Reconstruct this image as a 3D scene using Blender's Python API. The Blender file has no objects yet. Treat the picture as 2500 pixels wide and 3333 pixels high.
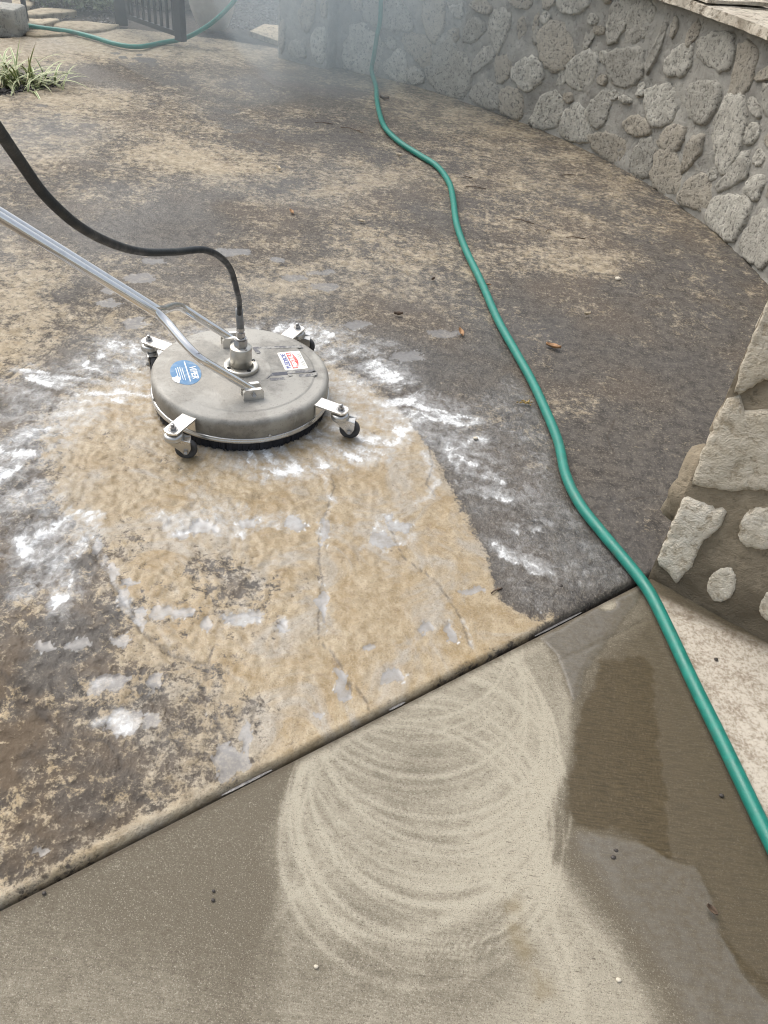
import bpy, bmesh, math, random
import numpy as np
from math import sin, cos, pi, radians, sqrt, atan2, hypot
from mathutils import Matrix, Vector

random.seed(7)
rng = np.random.default_rng(7)
scene = bpy.context.scene
COL = scene.collection

# ------------------------------------------------------------------ camera
K = 0.32 / 0.391
CAM_H = 1.3069
PITCH, ROLL, FPX = radians(41.82), radians(8.16), 2503.0
_f = np.array([0, cos(PITCH), -sin(PITCH)])
_u = np.array([0, sin(PITCH), cos(PITCH)])
_r = np.array([1.0, 0, 0])
CR = _r * cos(ROLL) + _u * sin(ROLL)
CU = -_r * sin(ROLL) + _u * cos(ROLL)
CF = _f
CO = np.array([0, 0, CAM_H])
cam_data = bpy.data.cameras.new('camera')
cam = bpy.data.objects.new('camera', cam_data)
COL.objects.link(cam)
cam.matrix_world = Matrix(((CR[0], CU[0], -CF[0], 0), (CR[1], CU[1], -CF[1], 0),
                           (CR[2], CU[2], -CF[2], CAM_H), (0, 0, 0, 1)))
cam_data.sensor_fit = 'VERTICAL'
cam_data.sensor_height = 36.0
cam_data.sensor_width = 27.0
cam_data.lens = FPX * 36.0 / 3333.0
cam_data.clip_start = 0.02
cam_data.clip_end = 500
scene.camera = cam

# ------------------------------------------------------------------ sky, sun, exposure
SUN_EL, SUN_AZ = radians(55), radians(142)     # azimuth from +X towards +Y
world = bpy.data.worlds.new('World')
scene.world = world
world.use_nodes = True
wn = world.node_tree
wn.nodes.clear()
w_out = wn.nodes.new('ShaderNodeOutputWorld')
w_bg = wn.nodes.new('ShaderNodeBackground')
w_sky = wn.nodes.new('ShaderNodeTexSky')
w_sky.sky_type = 'NISHITA'
w_sky.sun_disc = False
w_sky.sun_elevation = SUN_EL
w_sky.sun_rotation = pi / 2 - SUN_AZ
w_sky.air_density = 1.6
w_sky.dust_density = 5.0
w_hsv = wn.nodes.new('ShaderNodeHueSaturation')      # thin cloud veil: the blue is washed out
w_hsv.inputs['Saturation'].default_value = 0.48
wn.links.new(w_sky.outputs[0], w_hsv.inputs['Color'])
wn.links.new(w_hsv.outputs[0], w_bg.inputs['Color'])
w_bg.inputs['Strength'].default_value = 0.15
wn.links.new(w_bg.outputs[0], w_out.inputs['Surface'])

sun_data = bpy.data.lights.new('sun', 'SUN')
sun_data.energy = 1.25
sun_data.angle = radians(55)
sun_data.color = (1.0, 0.98, 0.95)
sun = bpy.data.objects.new('sun', sun_data)
COL.objects.link(sun)
sd = Vector((cos(SUN_EL) * cos(SUN_AZ), cos(SUN_EL) * sin(SUN_AZ), sin(SUN_EL)))
sun.rotation_euler = (-sd).to_track_quat('-Z', 'Y').to_euler()
sun.location = sd * 20

scene.render.engine = 'CYCLES'
scene.view_settings.view_transform = 'Standard'
scene.view_settings.look = 'None'
scene.view_settings.exposure = 0.44
scene.view_settings.gamma = 1.0
scene.view_settings.use_curve_mapping = False
scene.cycles.max_bounces = 4
scene.cycles.diffuse_bounces = 3
scene.cycles.glossy_bounces = 3
scene.cycles.volume_bounces = 2
scene.cycles.use_denoising = True
scene.cycles.filter_width = 1.1

# ------------------------------------------------------------------ helpers: photo point -> place
def ray(x, y):
    return CF * FPX + CR * (x - 1250) - CU * (y - 1666.5)
def gp(x, y, z=0.0):                       # a photo point on the level plane at height z
    d = ray(x, y)
    return CO + d * ((z - CAM_H) / d[2])
Q = 1.507                                  # tracing was done on a 1659-wide copy
def gd(x, y, z=0.0):
    return gp(x * Q, y * Q, z)
def along(x, y, dist):
    d = ray(x, y)
    return CO + d / np.linalg.norm(d) * dist

# ------------------------------------------------------------------ helpers: noise in numpy
def _hash(ix, iy, seed):
    h = (ix.astype(np.int64) * 374761393 + iy.astype(np.int64) * 668265263 + seed * 974634777) & 0xffffffff
    h = ((h ^ (h >> 13)) * 1274126177) & 0xffffffff
    h = ((h ^ (h >> 16)) * 2246822519) & 0xffffffff
    return (h ^ (h >> 15)) & 0xffff
def perlin(x, y, seed=0):
    ix, iy = np.floor(x), np.floor(y)
    fx, fy = x - ix, y - iy
    u = fx * fx * fx * (fx * (fx * 6 - 15) + 10)
    v = fy * fy * fy * (fy * (fy * 6 - 15) + 10)
    def g(dx, dy):
        a = _hash(ix + dx, iy + dy, seed) * (2 * pi / 65536.0)
        return np.cos(a) * (fx - dx) + np.sin(a) * (fy - dy)
    n = (g(0, 0) * (1 - u) + g(1, 0) * u) * (1 - v) + (g(0, 1) * (1 - u) + g(1, 1) * u) * v
    return n * 1.4
def fbm(x, y, seed=0, octaves=4, gain=0.5):
    s = np.zeros_like(x); a = 1.0; t = 0
    for o in range(octaves):
        s += a * perlin(x * 2 ** o, y * 2 ** o, seed + o * 17); t += a; a *= gain
    return s / t
def sstep(a, b, x):
    t = np.clip((x - a) / (b - a), 0, 1)
    return t * t * (3 - 2 * t)

# ------------------------------------------------------------------ helpers: traced fields on the ground
def poly_sd(px, py, pts, to=gd):
    """signed distance (positive inside) to a traced outline, on the ground"""
    P = np.array([to(*p)[:2] for p in pts])
    n = len(P)
    d = np.full(px.shape, 1e9); inside = np.zeros(px.shape, bool)
    for i in range(n):
        a, b = P[i], P[(i + 1) % n]
        e = b - a
        t = np.clip(((px - a[0]) * e[0] + (py - a[1]) * e[1]) / (e @ e + 1e-12), 0, 1)
        d = np.minimum(d, (px - a[0] - t * e[0]) ** 2 + (py - a[1] - t * e[1]) ** 2)
        c = ((a[1] > py) != (b[1] > py)) & (px < (b[0] - a[0]) * (py - a[1]) / (b[1] - a[1] + 1e-12) + a[0])
        inside ^= c
    d = np.sqrt(d)
    return np.where(inside, d, -d)
def line_d(px, py, pts, reach=1e9):
    """distance to a traced line on the ground (1e3 beyond reach)"""
    P = np.array([gd(*p)[:2] for p in pts])
    lo, hi = P.min(0) - reach, P.max(0) + reach
    m = (px > lo[0]) & (px < hi[0]) & (py > lo[1]) & (py < hi[1])
    x, y = px[m], py[m]
    d = np.full(x.shape, 1e6)
    for a, b in zip(P[:-1], P[1:]):
        e = b - a
        t = np.clip(((x - a[0]) * e[0] + (y - a[1]) * e[1]) / (e @ e + 1e-12), 0, 1)
        d = np.minimum(d, (x - a[0] - t * e[0]) ** 2 + (y - a[1] - t * e[1]) ** 2)
    out = np.full(px.shape, 1e3); out[m] = np.sqrt(d)
    return out
def blobs(px, py, lst):
    out = np.zeros(px.shape)
    for x, y, rx, ry in lst:
        c = gd(x, y)[:2]
        a = gd(x + rx, y)[:2] - c; b = gd(x, y + ry)[:2] - c
        det = a[0] * b[1] - a[1] * b[0]
        dx, dy = px - c[0], py - c[1]
        m = (np.abs(dx) < 4 * (abs(a[0]) + abs(b[0]))) & (np.abs(dy) < 4 * (abs(a[1]) + abs(b[1])))
        i = (dx[m] * b[1] - dy[m] * b[0]) / det; j = (a[0] * dy[m] - a[1] * dx[m]) / det
        out[m] = np.maximum(out[m], np.exp(-(i * i + j * j)))
    return out
def samples(px, py, lst, power=3.0):
    num = np.zeros(px.shape); den = np.zeros(px.shape)
    for x, y, v in lst:
        c = gd(x, y)[:2]
        s = hypot(*(gd(x + 60, y)[:2] - c))          # reach of a sample grows with distance
        w = 1.0 / (((px - c[0]) ** 2 + (py - c[1]) ** 2) / (s * s) + 0.15) ** (power / 2)
        num += w * v; den += w
    return num / den

# ------------------------------------------------------------------ helpers: objects
def link(o, parent=None):
    COL.objects.link(o)
    if parent is not None:
        o.parent = parent
    return o
def mesh_obj(name, verts, faces, mat=None, parent=None, smooth=False):
    me = bpy.data.meshes.new(name)
    me.from_pydata([tuple(map(float, v)) for v in verts], [], faces)
    me.update()
    if smooth:
        me.polygons.foreach_set('use_smooth', [True] * len(me.polygons))
    if mat is not None:
        me.materials.append(mat)
    return link(bpy.data.objects.new(name, me), parent)
def empty(name, loc=(0, 0, 0), rz=0.0):
    o = bpy.data.objects.new(name, None)
    o.location = loc; o.rotation_euler = (0, 0, rz); o.empty_display_size = 0.1
    return link(o)
def tag(o, label=None, cat=None, group=None, kind=None):
    if label: o['label'] = label
    if cat: o['category'] = cat
    if group: o['group'] = group
    if kind: o['kind'] = kind
    return o

class MB:
    """collects simple shapes and links them as ONE mesh object"""
    def __init__(s): s.v = []; s.f = []; s.sm = []
    def add(s, v, f, smooth=False):
        n = len(s.v); s.v += [tuple(map(float, p)) for p in v]
        s.f += [tuple(i + n for i in q) for q in f]; s.sm += [smooth] * len(f)
        return s
    def box(s, c, size, rz=0.0, M=None, bev=0.0):
        bm = bmesh.new()
        bmesh.ops.create_cube(bm, size=1.0)
        for v in bm.verts: v.co = Vector((v.co.x * size[0], v.co.y * size[1], v.co.z * size[2]))
        if bev: bmesh.ops.bevel(bm, geom=bm.edges[:], offset=bev, segments=2, affect='EDGES', profile=0.5)
        m = (M if M is not None else Matrix.Translation(Vector(c)) @ Matrix.Rotation(rz, 4, 'Z'))
        bm.verts.index_update()
        s.add([m @ v.co for v in bm.verts], [[v.index for v in f.verts] for f in bm.faces], False)
        bm.free(); return s
    def lathe(s, prof, n=48, M=None, smooth=True, close=False):
        v = []; f = []
        m = len(prof)
        for i in range(n):
            a = 2 * pi * i / n
            for r, z in prof: v.append(Vector((r * cos(a), r * sin(a), z)))
        for i in range(n):
            j = (i + 1) % n
            for k in range(m - 1):
                f.append((i * m + k, j * m + k, j * m + k + 1, i * m + k + 1))
            if close: f.append((i * m + m - 1, j * m + m - 1, j * m, i * m))
        if M is not None: v = [M @ p for p in v]
        return s.add(v, f, smooth)
    def cyl(s, r, z0, z1, n=24, M=None, bev=0.0, smooth=True):
        b = bev
        prof = [(1e-5, z0), (r - b, z0), (r, z0 + b), (r, z1 - b), (r - b, z1), (1e-5, z1)] if b else \
               [(1e-5, z0), (r, z0), (r, z0), (r, z1), (r, z1), (1e-5, z1)]
        return s.lathe(prof, n, M, smooth)
    def prism(s, pts, z0, z1, M=None):
        n = len(pts)
        v = [Vector((x, y, z0)) for x, y in pts] + [Vector((x, y, z1)) for x, y in pts]
        f = [tuple(range(n - 1, -1, -1)), tuple(range(n, 2 * n))] + [(i, (i + 1) % n, n + (i + 1) % n, n + i) for i in range(n)]
        if M is not None: v = [M @ p for p in v]
        return s.add(v, f)
    def tube(s, path, r, n=14, rfun=None, caps=True):
        P = [Vector(p) for p in path]
        v = []; f = []
        t0 = (P[1] - P[0]).normalized()
        up = Vector((0, 0, 1)) if abs(t0.z) < 0.9 else Vector((1, 0, 0))
        nrm = (up - t0 * up.dot(t0)).normalized()
        for i, p in enumerate(P):
            t = (P[min(i + 1, len(P) - 1)] - P[max(i - 1, 0)]).normalized()
            nrm = (nrm - t * nrm.dot(t)).normalized()
            b = t.cross(nrm)
            rr = rfun(i / (len(P) - 1)) if rfun else r
            for k in range(n):
                a = 2 * pi * k / n
                v.append(p + (nrm * cos(a) + b * sin(a)) * rr)
        for i in range(len(P) - 1):
            for k in range(n):
                f.append((i * n + k, i * n + (k + 1) % n, (i + 1) * n + (k + 1) % n, (i + 1) * n + k))
        if caps:
            f.append(tuple(range(n - 1, -1, -1))); f.append(tuple((len(P) - 1) * n + k for k in range(n)))
        return s.add(v, f, True)
    def build(s, name, mat, parent=None):
        me = bpy.data.meshes.new(name)
        me.from_pydata(s.v, [], s.f)
        me.polygons.foreach_set('use_smooth', s.sm)
        me.materials.append(mat); me.update()
        return link(bpy.data.objects.new(name, me), parent)

def spline(pts, per=8):
    """Catmull-Rom through 3D points"""
    P = [np.array(p, float) for p in pts]
    P = [2 * P[0] - P[1]] + P + [2 * P[-1] - P[-2]]
    out = []
    for i in range(1, len(P) - 2):
        for k in range(per):
            t = k / per
            a, b, c, d = P[i - 1], P[i], P[i + 1], P[i + 2]
            out.append(0.5 * (2 * b + (c - a) * t + (2 * a - 5 * b + 4 * c - d) * t * t + (3 * b - a - 3 * c + d) * t ** 3))
    out.append(P[-2])
    return out

# ------------------------------------------------------------------ helpers: materials
class NT:
    def __init__(s, name):
        s.m = bpy.data.materials.new(name); s.m.use_nodes = True
        s.t = s.m.node_tree; s.t.nodes.clear()
        s.out = s.t.nodes.new('ShaderNodeOutputMaterial')
        s.b = s.t.nodes.new('ShaderNodeBsdfPrincipled')
        s.t.links.new(s.b.outputs[0], s.out.inputs['Surface'])
        s._co = None
    def n(s, ty, **kw):
        nd = s.t.nodes.new(ty)
        for k, v in kw.items(): setattr(nd, k, v)
        return nd
    def put(s, sock, v):
        if isinstance(v, bpy.types.NodeSocket): s.t.links.new(v, sock)
        elif isinstance(v, (tuple, list)) and len(v) == 3 and sock.type == 'RGBA': sock.default_value = (*v, 1)
        else: sock.default_value = v
    def set(s, **kw):
        for k, v in kw.items(): s.put(s.b.inputs[k.replace('_', ' ')], v)
        return s
    @property
    def co(s):
        if s._co is None: s._co = s.n('ShaderNodeTexCoord').outputs['Object']
        return s._co
    def geo(s):
        return s.n('ShaderNodeNewGeometry').outputs['Position']
    def mapv(s, vec, scale=(1, 1, 1), rot=(0, 0, 0)):
        m = s.n('ShaderNodeMapping')
        s.put(m.inputs['Vector'], vec); m.inputs['Scale'].default_value = scale; m.inputs['Rotation'].default_value = rot
        return m.outputs[0]
    def noise(s, scale, detail=4, rough=0.55, vec=None, dist=0.0, out='Fac'):
        nd = s.n('ShaderNodeTexNoise')
        s.put(nd.inputs['Vector'], vec if vec is not None else s.co)
        nd.inputs['Scale'].default_value = scale; nd.inputs['Detail'].default_value = detail
        nd.inputs['Roughness'].default_value = rough; nd.inputs['Distortion'].default_value = dist
        return nd.outputs[out]
    def voro(s, scale, vec=None, feature='F1', rand=1.0):
        nd = s.n('ShaderNodeTexVoronoi', feature=feature)
        s.put(nd.inputs['Vector'], vec if vec is not None else s.co)
        nd.inputs['Scale'].default_value = scale; nd.inputs['Randomness'].default_value = rand
        return nd.outputs['Distance']
    def attr(s, name, comp=None):
        a = s.n('ShaderNodeAttribute', attribute_name=name)
        if comp is None: return a.outputs['Color']
        sp = s.n('ShaderNodeSeparateColor'); s.put(sp.inputs[0], a.outputs['Color'])
        return sp.outputs[comp]
    def fattr(s, name):
        return s.n('ShaderNodeAttribute', attribute_name=name).outputs['Fac']
    def math(s, op, a, b=0.0, c=None, clamp=False):
        nd = s.n('ShaderNodeMath', operation=op, use_clamp=clamp)
        s.put(nd.inputs[0], a); s.put(nd.inputs[1], b)
        if c is not None: s.put(nd.inputs[2], c)
        return nd.outputs[0]
    def ramp(s, fac, a, b, lo=0.0, hi=1.0):
        nd = s.n('ShaderNodeMapRange', interpolation_type='SMOOTHSTEP')
        s.put(nd.inputs['Value'], fac)
        nd.inputs['From Min'].default_value = a; nd.inputs['From Max'].default_value = b
        nd.inputs['To Min'].default_value = lo; nd.inputs['To Max'].default_value = hi
        return nd.outputs[0]
    def mix(s, fac, a, b, blend='MIX'):
        nd = s.n('ShaderNodeMix', data_type='RGBA', blend_type=blend)
        s.put(nd.inputs['Factor'], fac); s.put(nd.inputs['A'], a) if False else None
        s.put(nd.inputs[6], a); s.put(nd.inputs[7], b)
        return nd.outputs[2]
    def bump(s, h, strength=0.5, dist=0.01, normal=None):
        nd = s.n('ShaderNodeBump')
        s.put(nd.inputs['Height'], h); s.put(nd.inputs['Strength'], strength); nd.inputs['Distance'].default_value = dist
        if normal is not None: s.put(nd.inputs['Normal'], normal)
        return nd.outputs[0]

def simple(name, col, rough=0.6, metal=0.0, var=0.15, scale=30, bump=0.2, bdist=0.002):
    t = NT(name)
    n = t.noise(scale, 5)
    dark = tuple(c * (1 - var) for c in col); light = tuple(min(1, c * (1 + var)) for c in col)
    t.set(Base_Color=t.mix(t.ramp(n, 0.3, 0.7), dark, light), Roughness=rough, Metallic=metal)
    if bump: t.set(Normal=t.bump(t.noise(scale * 6, 3), bump, bdist))
    return t.m

# ================================================================== GROUND
J0, J1 = gd(0, 1955)[:2], gd(1390, 1250)[:2]          # the joint between patio and walk
SDIR = (J1 - J0) / np.linalg.norm(J1 - J0)
TDIR = np.array([-SDIR[1], SDIR[0]])
WC = np.array([-1.635, 2.930]); WR = 3.143            # the curved wall: centre and inner radius
MC = np.array([-1.437 * 0.32, 5.817 * 0.32])          # the surface cleaner
YAW = radians(25.5)

def axis(segs):
    out = [segs[0][0]]
    for a, b, d0, d1 in segs:
        x = a
        while x < b - 1e-9:
            d = d0 + (d1 - d0) * (x - a) / (b - a)
            x = min(x + d, b); out.append(x)
    return np.array(out)
def sheet(name, S, T, zfun, keep, mat, attrs, parent=None):
    """a sheet on the (s,t) axes of the joint; zfun/attrs are filled from world positions"""
    ss, tt = np.meshgrid(S, T)
    x = J0[0] + ss * SDIR[0] + tt * TDIR[0]; y = J0[1] + ss * SDIR[1] + tt * TDIR[1]
    ns, nt = len(S), len(T)
    idx = np.arange(ns * nt).reshape(nt, ns)
    k = keep(x, y, ss, tt)
    quads = np.stack([idx[:-1, :-1], idx[:-1, 1:], idx[1:, 1:], idx[1:, :-1]], -1).reshape(-1, 4)
    kk = k.ravel()
    quads = quads[kk[quads].any(1)]
    used = np.zeros(ns * nt, bool); used[quads.ravel()] = True
    remap = np.cumsum(used) - 1
    quads = remap[quads]
    X, Y, SS, TT = x.ravel()[used], y.ravel()[used], ss.ravel()[used], tt.ravel()[used]
    Z, A = zfun(X, Y, SS, TT)
    me = bpy.data.meshes.new(name)
    me.vertices.add(len(X)); me.vertices.foreach_set('co', np.stack([X, Y, Z], 1).astype(np.float32).ravel())
    me.loops.add(quads.size); me.loops.foreach_set('vertex_index', quads.ravel().astype(np.int32))
    me.polygons.add(len(quads)); me.polygons.foreach_set('loop_start', np.arange(0, quads.size, 4, dtype=np.int32))
    me.polygons.foreach_set('use_smooth', np.ones(len(quads), bool))
    me.update(calc_edges=True); me.validate()
    for an, arr in A.items():
        at = me.attributes.new(an, 'FLOAT', 'POINT'); at.data.foreach_set('value', np.clip(arr, 0, 1).astype(np.float32))
    me.materials.append(mat)
    return link(bpy.data.objects.new(name, me), parent)

# ---- what is on the patio (traced on the photograph, laid on the ground)
CLEAN = [(560, 760), (720, 800), (850, 880), (905, 940), (945, 1000), (985, 1085), (1020, 1150), (1055, 1195), (1060, 1245), (1085, 1305),
         (1150, 1340), (1190, 1330), (900, 1500), (610, 1640), (560, 1600), (480, 1500), (430, 1440), (330, 1390), (290, 1310), (235, 1230),
         (200, 1150), (160, 1020), (135, 950), (150, 890), (220, 850), (300, 820), (400, 790)]
TAN_OUT = [(300, 110, .8), (200, 100, .9), (100, 100, .9), (450, 105, .7), (230, 165, .22), (300, 150, .3), (360, 165, .35), (420, 170, .5), (130, 215, .78),
           (100, 260, .5), (240, 215, .7), (300, 235, .5), (600, 180, .28), (690, 200, .26), (550, 250, .4), (870, 195, .62), (1000, 240, .6), (750, 300, .28),
           (850, 330, .42), (200, 320, .55), (420, 335, .8), (480, 350, .7), (560, 300, .3), (100, 420, .36), (250, 420, .42), (400, 440, .22),
           (350, 490, .12), (200, 500, .25), (60, 480, .35), (620, 400, .45), (750, 420, .62), (820, 380, .66), (640, 500, .34), (750, 520, .5),
           (880, 560, .66), (850, 620, .6), (930, 480, .3), (900, 430, .32), (1060, 350, .5), (1150, 400, .52), (1250, 450, .48), (1350, 480, .42),
           (1100, 550, .5), (1250, 565, .7), (1180, 330, .55), (1450, 560, .32), (1350, 630, .25), (1550, 620, .3), (1150, 650, .2), (1300, 750, .13),
           (1450, 800, .1), (1150, 910, .36), (1220, 870, .35), (1300, 900, .22), (1350, 1050, .12), (1250, 1000, .16), (1390, 1150, .08), (1000, 650, .42),
           (900, 700, .28), (950, 780, .2), (1050, 800, .2), (1060, 900, .32), (1000, 860, .28), (80, 600, .7), (30, 650, .8), (160, 640, .32),
           (100, 700, .6), (200, 700, .6), (60, 760, .66), (150, 770, .35), (250, 600, .52), (230, 660, .32), (300, 720, .52), (20, 800, .7), (40, 840, .3),
           (100, 860, .3), (50, 950, .36), (600, 620, .62), (700, 660, .45), (450, 620, .5), (300, 560, .3), (420, 580, .3), (380, 680, .6),
           (60, 1150, .42), (100, 1250, .36), (50, 1400, .34), (150, 1400, .36), (250, 1420, .36), (50, 1550, .34), (150, 1550, .38), (300, 1500, .46),
           (400, 1560, .42), (250, 1650, .46), (100, 1700, .4), (150, 1780, .4), (250, 1720, .5), (350, 1620, .5), (450, 1600, .55), (500, 1560, .62),
           (40, 1850, .5), (30, 1920, .62), (130, 1860, .55), (1050, 1150, .03), (1150, 1200, .03), (1250, 1230, .04), (1120, 1285, .03), (1000, 1000, .1), (960, 950, .2)]
TAN_IN = [(250, 950, .8), (300, 1050, .88), (500, 1050, .92), (700, 1000, .9), (800, 1100, .97), (600, 1200, .93), (400, 1180, .8), (950, 1200, .97),
          (900, 1300, .97), (700, 1350, .9), (600, 1480, .85), (500, 1250, .5), (420, 1260, .52), (570, 1265, .55), (480, 1410, .8), (750, 1480, .93),
          (360, 1330, .55), (540, 1550, .55), (470, 1480, .75), (250, 1200, .6), (1050, 1280, .95), (650, 1080, .95), (330, 960, .85), (560, 900, .9), (820, 900, .85)]
PUD = [(245, 1235, 10, 30), (270, 1285, 14, 24), (300, 1340, 14, 22), (205, 1180, 10, 18), (275, 1258, 24, 7), (440, 1142, 30, 16), (540, 1128, 26, 14), (630, 1128, 20, 18), (700, 1145, 10, 40),
       (390, 1155, 22, 10), (820, 1165, 32, 18), (860, 1132, 28, 14), (845, 1118, 12, 14), (505, 1342, 40, 14), (550, 1328, 26, 12), (450, 1350, 22, 16), (400, 1325, 30, 14), (612, 1355, 16, 16),
       (350, 1320, 24, 14), (925, 1350, 22, 18), (975, 1360, 12, 26), (1015, 1275, 30, 9), (745, 1505, 18, 12), (855, 1455, 26, 18), (730, 1480, 10, 30), (695, 1310, 10, 40), (800, 1395, 14, 10), (690, 1545, 14, 8),
       (480, 1640, 34, 46), (535, 1590, 12, 40), (520, 1640, 22, 22), (240, 1475, 40, 22), (262, 1555, 40, 30), (215, 1490, 24, 12), (330, 1560, 30, 20), (175, 1390, 30, 14), (255, 1385, 26, 12), (330, 1475, 26, 18),
       (80, 1840, 26, 10), (95, 1400, 30, 12), (700, 618, 34, 10), (692, 590, 30, 8), (628, 600, 34, 9), (505, 542, 36, 10), (232, 655, 22, 12), (290, 700, 30, 14), (235, 628, 14, 10), (300, 600, 40, 10), (330, 565, 26, 8),
       (770, 700, 30, 10), (600, 560, 20, 6), (880, 770, 40, 14), (960, 720, 34, 12)]
WETZONE = [(905, 930), (1000, 860), (1100, 800), (1160, 850), (1205, 960), (1225, 1050), (1290, 1150), (1392, 1250), (1165, 1345), (1085, 1305), (1060, 1245), (1020, 1150), (985, 1085)]
WETRING = [(190, 700), (420, 690), (690, 680), (900, 720), (1080, 800), (1230, 1080), (1390, 1250), (900, 1500), (600, 1640), (380, 1700), (120, 1600), (0, 1300), (-60, 900), (60, 780)]
FOAM_L = [([(45, 795), (90, 815), (150, 815), (230, 800), (300, 790)], 13, .9), ([(0, 835), (60, 850), (150, 860), (240, 850)], 26, .62), ([(230, 735), (260, 770), (300, 760), (330, 745)], 22, .8),
          ([(-20, 1060), (20, 1010), (75, 985)], 18, .9), ([(-10, 970), (30, 960)], 10, .9), ([(0, 900), (100, 930), (150, 925)], 16, .6), ([(45, 1165), (80, 1150), (150, 1150), (190, 1115)], 20, .8), ([(60, 1215), (110, 1195), (160, 1180)], 16, .75),
          ([(50, 1285), (90, 1265), (135, 1235), (130, 1290)], 18, .85), ([(110, 1310), (150, 1270)], 14, .75), ([(215, 1555), (260, 1545), (280, 1570)], 12, .8), ([(200, 1475), (250, 1470)], 10, .75),
          ([(60, 1090), (130, 1110), (200, 1140)], 30, .55), ([(210, 1170), (230, 1225), (262, 1285), (300, 1345)], 7, .7),
          ([(680, 708), (720, 735), (770, 750), (830, 785), (870, 815)], 22, .8), ([(870, 815), (900, 850), (905, 890), (880, 930), (850, 965), (790, 990), (720, 1003), (640, 1018), (560, 1025)], 22, .85),
          ([(820, 860), (860, 880), (850, 930), (800, 960)], 34, .55), ([(905, 880), (960, 895), (1030, 910)], 15, .95), ([(1015, 945), (1050, 950)], 8, .95), ([(930, 850), (1000, 880)], 16, .6), ([(750, 720), (800, 740), (850, 745)], 16, .6),
          ([(960, 960), (1000, 1010), (1060, 1045), (1120, 1062)], 26, .72), ([(1010, 1060), (1090, 1075)], 14, .7), ([(920, 975), (935, 1030), (925, 1070)], 7, .85), ([(900, 1085), (935, 1065)], 9, .75), ([(1090, 1130), (1140, 1125), (1185, 1130)], 14, .78),
          ([(1060, 1170), (1100, 1190), (1150, 1210), (1190, 1245)], 18, .62), ([(1130, 1210), (1190, 1240)], 12, .75), ([(330, 1110), (400, 1125), (470, 1130), (560, 1110), (640, 1125)], 18, .6), ([(500, 1090), (515, 1140)], 8, .6),
          ([(700, 1030), (715, 1080), (695, 1150)], 6, .7), ([(480, 1350), (540, 1335), (565, 1340)], 9, .75), ([(605, 1345), (615, 1370)], 10, .7), ([(820, 1120), (870, 1140), (890, 1160)], 10, .7), ([(790, 1180), (830, 1170)], 12, .6),
          ([(990, 1330), (1010, 1370), (1018, 1395)], 4, .7), ([(300, 860), (250, 900), (210, 930)], 26, .35), ([(210, 900), (300, 880), (340, 950)], 24, .4), ([(0, 780), (30, 760)], 10, .3)]
HALO = [(60, 800), (230, 740), (400, 700), (560, 690), (690, 690), (850, 760), (930, 850), (1050, 900), (1120, 1060), (1000, 1040), (900, 960), (780, 1010), (600, 1040), (450, 1010), (330, 930), (250, 880), (120, 1000), (230, 1150), (150, 1330), (20, 1320), (-60, 1000)]
PLUME = [([(600, 700), (690, 702), (760, 748), (830, 786), (885, 828), (908, 880), (892, 932), (850, 970), (770, 1000), (680, 1012), (620, 1026), (560, 1020), (500, 960), (480, 800)], .95, .055),
         ([(40, 792), (60, 782), (110, 800), (160, 798), (200, 775), (240, 735), (300, 735), (360, 760), (400, 850), (300, 880), (220, 860), (120, 850), (60, 820)], .85, .05),
         ([(-80, 1000), (-20, 1070), (20, 1025), (85, 985), (60, 968), (10, 970), (-40, 940)], .95, .05), ([(30, 1160), (60, 1140), (150, 1090), (235, 1105), (205, 1170), (165, 1230), (140, 1290), (110, 1318), (95, 1270), (42, 1292), (60, 1240), (45, 1205)], .9, .035),
         ([(905, 872), (960, 885), (1035, 905), (1020, 922), (960, 915), (915, 905)], .95, .03), ([(955, 955), (1010, 990), (1080, 1035), (1135, 1062), (1100, 1085), (1030, 1075), (985, 1040)], .75, .05), ([(1085, 1120), (1150, 1118), (1195, 1132), (1150, 1150), (1090, 1148)], .8, .03),
         ([(1050, 1165), (1120, 1190), (1180, 1215), (1200, 1250), (1150, 1235), (1080, 1205)], .7, .035), ([(330, 1100), (420, 1108), (500, 1085), (580, 1100), (650, 1110), (640, 1145), (560, 1140), (500, 1160), (430, 1150), (370, 1168)], .6, .03), ([(215, 1560), (240, 1535), (285, 1530), (300, 1570), (262, 1590), (250, 1570)], .75, .02),
         ([(790, 1150), (830, 1105), (895, 1130), (880, 1170), (830, 1190)], .6, .03)]
SPLASH = [(265, 123, 10, 2.5), (250, 115, 9, 2), (318, 130, 20, 5), (303, 126, 16, 3), (332, 138, 12, 2), (285, 138, 12, 2), (300, 118, 8, 2), (330, 142, 8, 1.6), (500, 241, 17, 4), (487, 238, 9, 2), (508, 283, 13, 3), (490, 275, 9, 2.4), (546, 301, 8, 2), (562, 306, 10, 2.4), (578, 311, 8, 2), (90, 228, 12, 2), (188, 272, 16, 4), (205, 270, 12, 2.4), (126, 247, 8, 2), (425, 190, 9, 2), (398, 167, 9, 1.5), (375, 163, 9, 1.5), (610, 360, 8, 2), (330, 224, 8, 1.6), (480, 255, 8, 2)]
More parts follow.
